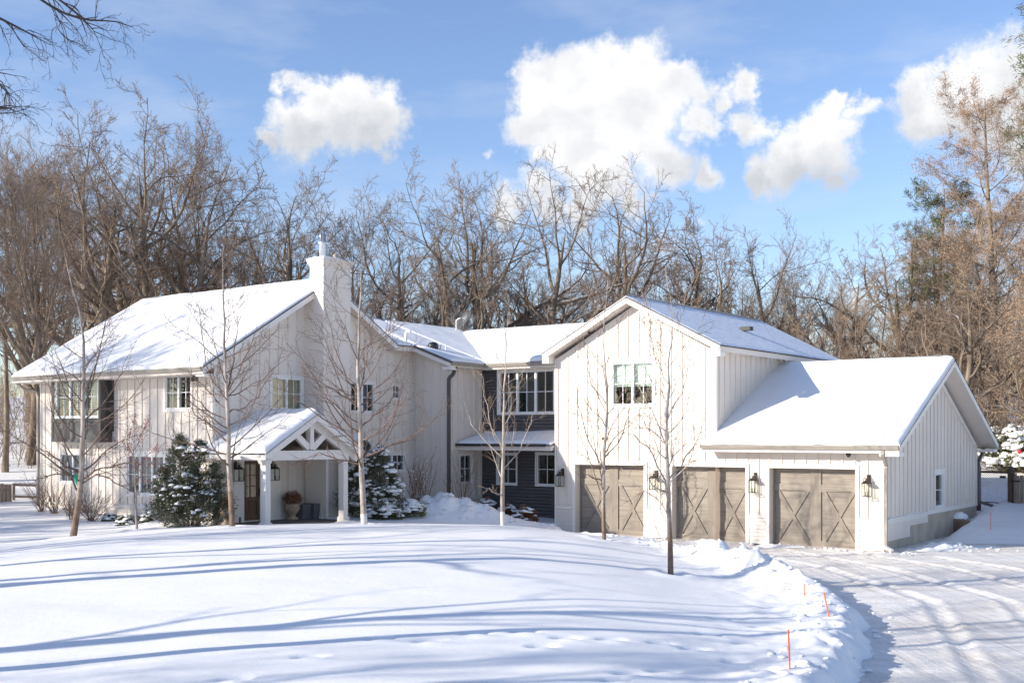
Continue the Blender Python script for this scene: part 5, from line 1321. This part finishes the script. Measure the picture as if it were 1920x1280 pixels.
# twiggy bare shrubs
def twig_shrub(x, y, Y, h, n, seed, label, spread=.5, mat='shrub_twig', snow=False):
    p = at(x, y, Y); rng = np.random.default_rng(seed); root_p = gz(p.x, p.y)
    root = empty('bare_shrub', root_p, 0, label, 'shrub')
    S = 7; P = np.zeros((n, S, 3)); P[:, 0] = rng.normal(size=(n, 3)) * [.07, .07, 0]; d = rng.normal(size=(n, 3)) * spread; d[:, 2] = 1; d /= np.linalg.norm(d, axis=1)[:, None]
    H = h * (.6 + .5 * rng.random(n))
    for i in range(1, S): P[:, i] = P[:, i - 1] + d * (H / (S - 1))[:, None]; d = d + rng.normal(size=(n, 3)) * .07; d /= np.linalg.norm(d, axis=1)[:, None]
    r = np.tile(np.linspace(.009, .004, S), (n, 1)); out = [tubes(P, r, 4)]
    P2, r2, L2 = branch_level(P, r, H, dict(n=7, t0=.25, ang=32, angj=12, len=.32, fall=.4, rad=.7, seg=4, jit=.1, up=.05, rmin=.004), rng); out.append(tubes(P2, r2, 3))
    npmesh('stems', out[0][0], out[0][1], mat, root); npmesh('twigs', out[1][0], out[1][1], mat, root)
    if snow:
        e = P2[:, -1]; e = e[rng.random(len(e)) < .12]; tag(npmesh('snow_tufts', *cat([bumpy_blob(q, (.03, .03, .03), rng, 6, 4) for q in e]), 'clump_snow', root), kind='stuff')
    return root
twig_shrub(78, 975, 40.5, 1.3, 26, 41, 'bare twiggy shrub at the left corner of the house')
twig_shrub(102, 972, 40.0, 1.25, 30, 42, 'bare twiggy shrub against the left wall, second from the house corner')
twig_shrub(138, 978, 38.5, 1.2, 34, 43, 'bare twiggy shrub behind the leaning young tree')
twig_shrub(172, 975, 38.0, 1.25, 40, 44, 'wide bare twiggy shrub right of the leaning young tree', .6)
twig_shrub(775, 955, 41.0, 2.1, 16, 45, 'tall bare shrub with bits of snow beside the dark evergreen', .28, snow=True)
twig_shrub(795, 955, 41.4, 1.9, 14, 46, 'tall bare shrub with bits of snow under the bluish wall', .3, snow=True)
twig_shrub(868, 975, 42.2, 2.0, 16, 47, 'tall bare shrub with bits of snow in front of the single narrow window', .28, snow=True)

# pine and tan leaved tree on the right
def conifer(X, Y, H, r, seed, label, mat, name, droop=-.02, dens=1.0, tmin=.12, lsize=.16, asp=.12, per=150):
    rng = np.random.default_rng(seed); root = empty(name, gz(X, Y), 0, label, 'tree')
    P, Rr = wobble_trunk(H, (0, 0), H * .016, rng, jit=.015)
    npmesh('trunk', *tubes(P[None], Rr[None], 10), 'bark', root)
    L = np.array([H]); Q, q2, l2 = branch_level(P[None], Rr[None], L, dict(n=int(70 * dens), t0=tmin, t1=.99, ang=78, angj=9, len=r / H * 1.25, fall=.75, rad=.3, seg=7, jit=.06, up=.05, spiral=True, rmin=.012), rng)
    Q3, q3, l3 = branch_level(Q, q2, l2, dict(n=9, t0=.25, ang=48, angj=12, len=.38, fall=.5, rad=.6, seg=4, jit=.1, up=.03, rmin=.008), rng)
    npmesh('boughs', *cat([tubes(Q, q2, 4), tubes(Q3, q3, 3)]), 'bark', root)
    pts = []
    A = Q3; n = len(A)
    m = int(per / 9); t = .35 + .65 * rng.random((n, m)); f = t * (A.shape[1] - 1); i0 = np.minimum(f.astype(int), A.shape[1] - 2); fr = (f - i0)[..., None]
    ii = np.arange(n)[:, None]; c = A[ii, i0] * (1 - fr) + A[ii, i0 + 1] * fr; c = c.reshape(-1, 3) + rng.normal(size=(n * m, 3)) * .10
    d = (A[ii, i0 + 1] - A[ii, i0]).reshape(-1, 3); d /= np.linalg.norm(d, axis=1)[:, None]
    v, q = leaf_quads(c, lsize, rng, asp, d + rng.normal(size=d.shape) * .5); npmesh('foliage', v, q, mat, root, False)
    return root
conifer(24.2, 65.5, 14.8, 4.6, 61, 'green pine with gaps, partly hidden behind the tan leaved tree', 'needle_pine', 'pine_tree', tmin=.3, lsize=.2, dens=.75, asp=.12, per=420)
p = at(1990, 900, 40.0)
conifer(p.x, p.y, 21.0, 3.0, 62, 'pine whose top boughs reach in at the top right corner', 'needle_pine', 'pine_tree', tmin=.55, lsize=.2, dens=.8)
TAN = [dict(n=40, t0=.10, t1=.98, ang=62, angj=10, len=.36, fall=.65, rad=.42, seg=8, jit=.10, up=.07, spiral=True, rmin=.02),
       dict(n=9, t0=.2, ang=40, angj=12, len=.45, fall=.4, rad=.5, seg=6, jit=.12, up=.03, rmin=.012),
       dict(n=8, t0=.15, ang=40, angj=14, len=.45, fall=.4, rad=.6, seg=4, jit=.15, up=.02, rmin=.008),
       dict(n=7, t0=.1, ang=40, angj=14, len=.55, fall=.4, rad=.6, seg=2, jit=.15, up=.02, rmin=.007)]
def tan_tree(X, Y, H, seed, label, leaves=.5, lean=(0, 0)):
    rng = np.random.default_rng(seed); root = empty('tan_leaved_tree', gz(X, Y), 0, label, 'tree')
    P, Rr = wobble_trunk(H, lean, .26, rng, jit=.02); out, lines = grow(P, Rr, TAN, seed)
    npmesh('trunk', *cat(out[:2]), 'bark', root); npmesh('crown', *cat(out[2:]), 'twig_pale', root)
    e = lines[-1][0]; e = e[rng.random(len(e)) < leaves]; c = (e[:, 1] * .5 + e[:, 2] * .5); c = c + rng.normal(size=c.shape) * .06
    c = np.concatenate([c + rng.normal(size=c.shape) * .1 * k for k in range(4)]); v, q = leaf_quads(c, .07, rng, .35); npmesh('foliage', v, q, 'tan_leaf', root, False)
    return root
tan_tree(26.2, 62.0, 19.5, 71, 'large tree with tan dry leaves at the right picture edge', .85, (-.02, 0)); tan_tree(24.0, 50.0, 12.5, 75, 'smaller tan leaved tree mostly cut off by the right picture edge', .8)
tan_tree(30.0, 58.0, 18.0, 72, 'tall bare topped tree with few tan leaves behind the tan leaved one', .3)
tan_tree(24.5, 66.0, 12.0, 73, 'low tan leaved tree behind the garage roof edge', .45)
tan_tree(29.5, 70.0, 14.0, 74, 'tan leaved tree far behind the gate', .6)

# snowy hedge beyond the fence
for (x, y, Y, hh, ww, sd, lb) in [(1905, 868, 56, 2.0, 1.7, 81, 'snow laden evergreen bush beyond the gate, nearer one with a red ball'), (1868, 866, 60, 1.7, 1.5, 82, 'snow laden evergreen bush beyond the gate, left one'), (1960, 870, 55, 2.2, 2.0, 83, 'snow laden evergreen bush partly cut by the right picture edge')]:
    p = at(x, y, Y); evergreen('evergreen_bush', gz(p.x, p.y), [(0, 0, hh, ww * .8), (-ww * .5, -.2, hh * .8, ww * .6), (ww * .5, -.2, hh * .85, ww * .6), (-.2, -.6, hh * .6, ww * .6), (ww * .9, 0, hh * .6, ww * .5)], sd, lb, 16000, .13, 280, mat='box_leaf', catn='bush', snowscale=2.4, asp=.35)
p = at(1912, 846, 54.2); mb = MB(); mb.lathe([(.10 * math.sin(t), -.10 * math.cos(t)) for t in np.linspace(0, PI, 11)], p, 16)
tag(mb.build('ball_ornament', 'red', None, True), 'red ball hanging on the snowy bush beyond the gate', 'ornament')

chunks()
# ------------------------------------------------------------------ gate, fences, rock, stakes
pl, prr = at(1833, 946, 43.6), at(1896, 962, 42.4)
gl = Vector((pl.x, pl.y, pl.z)); gr_ = Vector((prr.x, prr.y, prr.z)); 
gate = empty('chain_link_gate', gl, math.atan2(gr_.y - gl.y, gr_.x - gl.x), 'chain link gate with dark timber posts beside the garage', 'gate')
GWid = (gr_ - gl).xy.length; zr = gr_.z - gl.z
for x, zz, hh in [(0, 0, 1.55), (GWid, zr, 1.66)]:
    mb = MB(); mb.cube(x - .09, x + .09, -.09, .09, zz - .3, zz + hh - .1); mb.lathe([(.11, 0), (.12, .03), (.08, .08), (.09, .13), (.04, .19), (0, .2)], (x, 0, zz + hh - .1), 12); mb.build('gate_post', 'post', gate)
mb = MB(); mb.bar((.09, 0, 1.26), (GWid - .09, 0, 1.26), .06, .07); mb.bar((.09, 0, .12), (GWid - .09, 0, .12), .04); mb.build('gate_rail', 'post', gate)
mb = MB(); st = .085
zb, zt = .12, 1.24; x0, x1 = .09, GWid - .09
k = x0 - (zt - zb)
while k < x1:
    a = max(k, x0); b = min(k + (zt - zb), x1)
    if b > a:
        mb.tube([(a, .003, zb + a - k), (b, .003, zb + b - k)], .0055, 3); mb.tube([(a, -.003, zt - (a - k)), (b, -.003, zt - (b - k))], .0055, 3)
    k += st
mb.build('wire_mesh', 'wire', gate)
mb = MB(); mb.cube(GWid - .45, GWid - .2, -.04, -.03, 1.05, 1.14); mb.build('sign_plate', 'black', gate)
mb = MB()
for z in (.35, 1.2): mb.bar((GWid + .05, -.1, z + zr), (GWid + .42, -.1, z + zr), .02, .05); 
mb.build('strap_hinge', 'black', gate)
def fence(name, p, q, h, label, post=2.2, boards=True, snow=False):
    p = Vector(p); q = Vector(q); root = empty(name, p, math.atan2(q.y - p.y, q.x - p.x), label, 'fence'); L = (q - p).xy.length; dz = (q.z - p.z) / L
    if boards:
        mb = MB(); x = 0; r = random.Random(4)
        while x < L - .05:
            w = .135; z = dz * x + r.uniform(-.02, .02); mb.cube(x, x + w, -.02, .0, z - .1, z + h + r.uniform(-.02, .02)); x += w + .012
        mb.build('boards', 'fence', root)
    x = 0
    while x <= L + .01:
        mb = MB(); mb.cube(x - .05, x + .05, .001, .1, dz * x - .3, dz * x + h + (.05 if boards else 0)); mb.build('fence_post', 'fence', root); x += post
    for z in ((.3, h - .25) if boards else (h - .1, h * .45)):
        mb = MB(); mb.hexa([(0, .012, z), (L, .012, z + dz * L), (L, .05, z + dz * L), (0, .05, z), (0, .012, z + .09), (L, .012, z + .09 + dz * L), (L, .05, z + .09 + dz * L), (0, .05, z + .09)]); mb.build('fence_rail', 'fence', root)
        if snow: mb = MB(); mb.hexa([(0, .0, z + .092), (L, .0, z + .092 + dz * L), (L, .06, z + .092 + dz * L), (0, .06, z + .092), (0, .012, z + .15), (L, .012, z + .15 + dz * L), (L, .05, z + .15 + dz * L), (0, .05, z + .15)]); mb.build('rail_snow', 'clump_snow', root)
    return root
a = at(1904, 962, 42.2); fence('board_fence', a, a + Vector((7.0, -1.2, .05)), 1.42, 'weathered board fence right of the chain link gate')
a = at(-60, 960, 42.0); b = at(22, 962, 43.2); fence('board_fence', a, b, 1.08, 'weathered board fence at the left picture edge')
a = at(26, 955, 43.6); b = at(76, 956, 44.0); fence('rail_fence', a, b, 1.0, 'low snow topped rail fence between the board fence and the house', boards=False, snow=True, post=.95)

# rocks
def rock(p, s, seed, label, snowcap=True):
    rng = np.random.default_rng(seed); root = empty('boulder', p, rng.random(), label, 'rock')
    k, m = 26, 16; th = np.linspace(0, PI, m + 1)[:, None]; f = (np.arange(k) * 2 * PI / k)[None]
    x = np.sin(th) * np.cos(f); y = np.sin(th) * np.sin(f); z = np.cos(th) + 0 * f
    n = 1 + .55 * fbm(x * 1.9 + seed, y * 1.6 + z * 1.3, 4, seed) * 2
    X, Y, Z = [np.sign(c) * np.abs(c) ** .92 for c in (x, y, z)]
    V = np.stack([X * n * s[0], Y * n * s[1], Z * n * s[2]], -1); idx = np.arange((m + 1) * k).reshape(m + 1, k)
    q = np.stack([idx[:-1], np.roll(idx[:-1], -1, 1), np.roll(idx[1:], -1, 1), idx[1:]], -1).reshape(-1, 4)
    npmesh('stone', V.reshape(-1, 3), q, 'rock', root, False)
    if snowcap:
        V2 = V[:6] * [1.0, 1.0, 1.0] + [0, 0, .07]; V2[-1] = V[5] + [0, 0, -.03]; idx2 = np.arange(6 * k).reshape(6, k)
        q2 = np.stack([idx2[:-1], np.roll(idx2[:-1], -1, 1), np.roll(idx2[1:], -1, 1), idx2[1:]], -1).reshape(-1, 4); npmesh('snow_cap', V2.reshape(-1, 3), q2, 'clump_snow', root)
p = at(1794, 984, 40.3); rock((p.x, p.y, p.z), (.40, .42, .36), 3, 'brown boulder with snow on top beside the garage foundation')
p = at(1824, 986, 40.6); rock((p.x, p.y, p.z), (.2, .2, .13), 5, 'small dark stone poking from snow right of the boulder', False)

# stakes
def stake(x0, y0, x1, y1, label):
    X, Y = on_lawn(x1, y1); top = at(x0, y0, Y); zb = float(ground_z(X, Y)); mb = MB()
    mb.tube([(0, 0, -.15), (top.x - X, 0, top.z - zb)], .011, 6); mb.tube([((top.x - X) * .9, 0, (top.z - zb) * .9), ((top.x - X) * 1.0, 0, (top.z - zb) * 1.0)], .013, 6)
    o = mb.build('driveway_marker', 'orange'); o.location = (X, Y, zb); tag(o, label, 'marker stake', 'orange driveway marker stakes')
stake(1478, 1180, 1482, 1252, 'orange marker stake, nearest of the stakes along the snow bank')
stake(1545, 1110, 1558, 1158, 'tilted orange marker stake on the snow bank beside the driveway bend')
stake(1508, 1094, 1509, 1117, 'short orange marker stake at the tip of the snow bank')
stake(1858, 961, 1857, 993, 'thin orange marker stake right of the boulder')

# steam from the roof pipe
def steam():
    m = bpy.data.materials.new('steam'); m.use_nodes = True; nt = m.node_tree; nt.nodes.clear()
    out = nt.nodes.new('ShaderNodeOutputMaterial'); v = nt.nodes.new('ShaderNodeVolumePrincipled'); v.inputs['Color'].default_value = (.95, .95, .97, 1)
    tc = nt.nodes.new('ShaderNodeTexCoord'); n = nt.nodes.new('ShaderNodeTexNoise'); n.inputs['Scale'].default_value = 2.2; n.inputs['Detail'].default_value = 5
    nt.links.new(tc.outputs['Object'], n.inputs['Vector'])
    ln = nt.nodes.new('ShaderNodeVectorMath'); ln.operation = 'LENGTH'; nt.links.new(tc.outputs['Object'], ln.inputs[0])
    a = nt.nodes.new('ShaderNodeMapRange'); a.inputs['From Min'].default_value = 1; a.inputs['From Max'].default_value = .2; nt.links.new(ln.outputs['Value'], a.inputs['Value'])
    b = nt.nodes.new('ShaderNodeMapRange'); b.inputs['From Min'].default_value = .48; b.inputs['From Max'].default_value = .7; b.inputs['To Max'].default_value = 2.2; nt.links.new(n.outputs['Fac'], b.inputs['Value'])
    mu = nt.nodes.new('ShaderNodeMath'); mu.operation = 'MULTIPLY'; nt.links.new(a.outputs[0], mu.inputs[0]); nt.links.new(b.outputs[0], mu.inputs[1]); nt.links.new(mu.outputs[0], v.inputs['Density'])
    nt.links.new(v.outputs[0], out.inputs['Volume'])
    mb = MB(); mb.lathe([(math.sin(t), -math.cos(t)) for t in np.linspace(0, PI, 13)], (0, 0, 0), 20)
    o = mb.build('steam', m, None, True); o.location = at(868, 600, 50.0); o.scale = (.75, .6, .75); tag(o, 'wisp of white steam over the valley of the roofs', 'steam', kind='stuff')
steam()

# ------------------------------------------------------------------ light, sky, camera
SUN = Vector((1.148, .397, -.49)).normalized()
az_src = math.atan2(-SUN.x, -SUN.y)     # compass style direction of the sun, from +Y clockwise
el = math.asin(-SUN.z)
sun = bpy.data.lights.new('sun', 'SUN'); sun.energy = 4.2; sun.angle = R(.55); sun.color = (1.0, .93, .81)
so = bpy.data.objects.new('sun', sun); COL.objects.link(so); so.rotation_euler = SUN.to_track_quat('-Z', 'Y').to_euler()

w = bpy.data.worlds.new('World'); sc.world = w; w.use_nodes = True; nt = w.node_tree; nt.nodes.clear()
out = nt.nodes.new('ShaderNodeOutputWorld'); bgn = nt.nodes.new('ShaderNodeBackground'); sky = nt.nodes.new('ShaderNodeTexSky')
sky.sky_type = 'NISHITA'; sky.sun_disc = False; sky.sun_elevation = el; sky.sun_rotation = az_src
sky.altitude = 0; sky.air_density = 1.05; sky.dust_density = .25; sky.ozone_density = 2.2
bgn.inputs['Strength'].default_value = .12
tc = nt.nodes.new('ShaderNodeTexCoord')
def dirv(x, y): return Vector(((x - CXP) / FPX, 1.0, -(y - HYP) / FPX)).normalized()
# cloud shapes: (x, y, rx-ish radius in picture pixels, weight)
CL = [(545, 165, 34, 1), (590, 185, 46, 1), (660, 175, 50, 1), (720, 215, 52, 1), (640, 230, 55, 1), (560, 240, 52, 1), (510, 255, 32, .8), (700, 250, 45, .9), (600, 265, 40, .7),
      (1010, 165, 50, 1), (1080, 150, 65, 1), (1150, 120, 55, 1), (1215, 115, 62, 1), (1270, 170, 60, 1), (1080, 230, 95, 1), (1190, 220, 100, 1), (1010, 235, 60, 1), (1110, 310, 90, .9), (1230, 290, 75, .9), (1150, 350, 70, .8), (1330, 195, 42, .9), (1385, 165, 38, .9), (1320, 240, 42, .8),
      (1320, 325, 48, .8), (1030, 300, 60, .7), (1400, 235, 45, .85), (1440, 240, 35, .7), (960, 395, 55, .75), (1090, 400, 60, .8), (1020, 380, 55, .8), (1180, 390, 45, .7), (925, 290, 26, .5),
      (1430, 315, 42, .9), (1490, 300, 55, 1), (1560, 265, 58, 1), (1590, 250, 36, .9), (1540, 330, 45, .8), (1565, 208, 28, .9), (1620, 200, 36, .75),
      (1705, 185, 46, 1), (1780, 165, 58, 1), (1860, 130, 55, 1), (1930, 150, 80, 1), (1735, 225, 48, 1), (1830, 220, 66, 1), (1940, 240, 80, 1), (1790, 275, 40, .6), (1330, 410, 30, .4), (1720, 505, 50, .6), (1600, 560, 60, .5), (865, 230, 12, .5),
      (500, 520, 60, .3), (1250, 470, 60, .4), (-300, 300, 160, 1), (-500, 260, 150, 1), (2300, 300, 200, 1), (2600, 200, 180, 1)]
# warp the lookup direction with noise so the outlines billow
def vm(op, a, b=None, val=None):
    n = nt.nodes.new('ShaderNodeVectorMath'); n.operation = op
    nt.links.new(a, n.inputs[0])
    if b is not None: nt.links.new(b, n.inputs[1])
    if val is not None: n.inputs[1].default_value = val
    return n
def mt(op, a, b=None, va=None, vb=None, clamp=False):
    n = nt.nodes.new('ShaderNodeMath'); n.operation = op; n.use_clamp = clamp
    if a is not None: nt.links.new(a, n.inputs[0])
    elif va is not None: n.inputs[0].default_value = va
    if b is not None: nt.links.new(b, n.inputs[1])
    elif vb is not None: n.inputs[1].default_value = vb
    return n
gen = tc.outputs['Generated']
n1 = nt.nodes.new('ShaderNodeTexNoise'); n1.inputs['Scale'].default_value = 20; n1.inputs['Detail'].default_value = 9; n1.inputs['Roughness'].default_value = .62
nt.links.new(gen, n1.inputs['Vector'])
wv = vm('SUBTRACT', n1.outputs['Color'], val=(.5, .5, .5)); ws = nt.nodes.new('ShaderNodeVectorMath'); ws.operation = 'SCALE'; nt.links.new(wv.outputs[0], ws.inputs[0]); ws.inputs['Scale'].default_value = .075
pos = vm('ADD', gen, ws.outputs[0])
def field(src, sm):
    acc = None
    for (x, y, r, wt) in CL:
        d = dirv(x, y); rr = r / FPX * 1.22
        ds = vm('DISTANCE', src, val=tuple(d))
        f = mt('MULTIPLY_ADD', ds.outputs['Value'], vb=-1.0 / rr); f.inputs[2].default_value = wt
        if acc is None: acc = f.outputs[0]
        else:
            mx = mt('SMOOTH_MAX', acc, f.outputs[0]); mx.inputs[2].default_value = sm; acc = mx.outputs[0]
    return acc
acc = field(pos.outputs[0], .18)
below = vm('ADD', pos.outputs[0], val=(-.010, 0, -.030)); acc2 = field(below.outputs[0], .5)
n2 = nt.nodes.new('ShaderNodeTexNoise'); n2.inputs['Scale'].default_value = 34; n2.inputs['Detail'].default_value = 7; n2.inputs['Roughness'].default_value = .58; nt.links.new(gen, n2.inputs['Vector'])
d1 = mt('MULTIPLY_ADD', n2.outputs['Fac'], vb=.6); d1.inputs[2].default_value = -.30
dens = mt('ADD', acc, d1.outputs[0])
den = nt.nodes.new('ShaderNodeMapRange'); den.interpolation_type = 'SMOOTHSTEP'; den.inputs['From Min'].default_value = .02; den.inputs['From Max'].default_value = .52; nt.links.new(dens.outputs[0], den.inputs['Value'])
# relief: the same noise looked up a little towards the sun
off = vm('ADD', gen, val=(-.012, .0, .022)); n3 = nt.nodes.new('ShaderNodeTexNoise'); n3.inputs['Scale'].default_value = 10; n3.inputs['Detail'].default_value = 7; n3.inputs['Roughness'].default_value = .55; nt.links.new(off.outputs[0], n3.inputs['Vector'])
n4 = nt.nodes.new('ShaderNodeTexNoise'); n4.inputs['Scale'].default_value = 10; n4.inputs['Detail'].default_value = 7; n4.inputs['Roughness'].default_value = .55; nt.links.new(gen, n4.inputs['Vector'])
rel = mt('SUBTRACT', n4.outputs['Fac'], n3.outputs['Fac']); dlt = mt('SUBTRACT', acc2, acc); dl2 = mt('MULTIPLY', dlt.outputs[0], vb=.33); rel1 = mt('MULTIPLY_ADD', rel.outputs[0], vb=1.1); rel1.inputs[2].default_value = .90; rel2 = mt('ADD', rel1.outputs[0], dl2.outputs[0])
shade = mt('MINIMUM', rel2.outputs[0], vb=1.04); shade2 = mt('MAXIMUM', shade.outputs[0], vb=.45)
cc = nt.nodes.new('ShaderNodeMix'); cc.data_type = 'RGBA'; cc.inputs[6].default_value = (3.0, 3.15, 3.4, 1); cc.inputs[7].default_value = (5.0, 5.0, 5.05, 1)
shn = nt.nodes.new('ShaderNodeMapRange'); shn.inputs['From Min'].default_value = .45; shn.inputs['From Max'].default_value = 1.0; nt.links.new(shade2.outputs[0], shn.inputs['Value'])
nt.links.new(shn.outputs[0], cc.inputs[0])
# faint high cirrus
n5 = nt.nodes.new('ShaderNodeTexNoise'); n5.inputs['Scale'].default_value = 5; n5.inputs['Detail'].default_value = 8; n5.inputs['Roughness'].default_value = .6
mp5 = nt.nodes.new('ShaderNodeMapping'); mp5.inputs['Scale'].default_value = (1, 1, 3.5); mp5.inputs['Rotation'].default_value = (0, .4, 0); nt.links.new(gen, mp5.inputs['Vector']); nt.links.new(mp5.outputs[0], n5.inputs['Vector'])
ci = nt.nodes.new('ShaderNodeMapRange'); ci.inputs['From Min'].default_value = .48; ci.inputs['From Max'].default_value = .78; ci.inputs['To Max'].default_value = .35; nt.links.new(n5.outputs['Fac'], ci.inputs['Value'])
mc = nt.nodes.new('ShaderNodeMix'); mc.data_type = 'RGBA'; nt.links.new(ci.outputs[0], mc.inputs[0]); tint = nt.nodes.new('ShaderNodeMix'); tint.data_type = 'RGBA'; tint.blend_type = 'MULTIPLY'; tint.inputs[0].default_value = 1; tint.inputs[7].default_value = (.88, .875, 1.0, 1); nt.links.new(sky.outputs[0], tint.inputs[6]); nt.links.new(tint.outputs[2], mc.inputs[6]); mc.inputs[7].default_value = (4.0, 4.2, 4.6, 1)
m2 = nt.nodes.new('ShaderNodeMix'); m2.data_type = 'RGBA'; nt.links.new(den.outputs[0], m2.inputs[0]); nt.links.new(mc.outputs[2], m2.inputs[6]); nt.links.new(cc.outputs[2], m2.inputs[7])
nt.links.new(m2.outputs[2], bgn.inputs['Color']); nt.links.new(bgn.outputs[0], out.inputs['Surface'])
w.cycles.sampling_method = 'MANUAL'; w.cycles.sample_map_resolution = 512

cam = bpy.data.cameras.new('camera'); co = bpy.data.objects.new('camera', cam); COL.objects.link(co)
co.location = (0, 0, CAMH); co.rotation_euler = (R(90), 0, 0)
cam.sensor_fit = 'HORIZONTAL'; cam.sensor_width = 36; cam.lens = FPX / 1920 * 36; cam.shift_y = (HYP - 640) / 1920; cam.clip_end = 6000; cam.clip_start = .1
sc.camera = co
sc.view_settings.view_transform = 'Standard'; sc.view_settings.look = 'None'; sc.view_settings.exposure = .83; sc.view_settings.gamma = 1
sc.cycles.max_bounces = 6; sc.cycles.transparent_max_bounces = 8; sc.cycles.use_denoising = True
sc.render.film_transparent = False
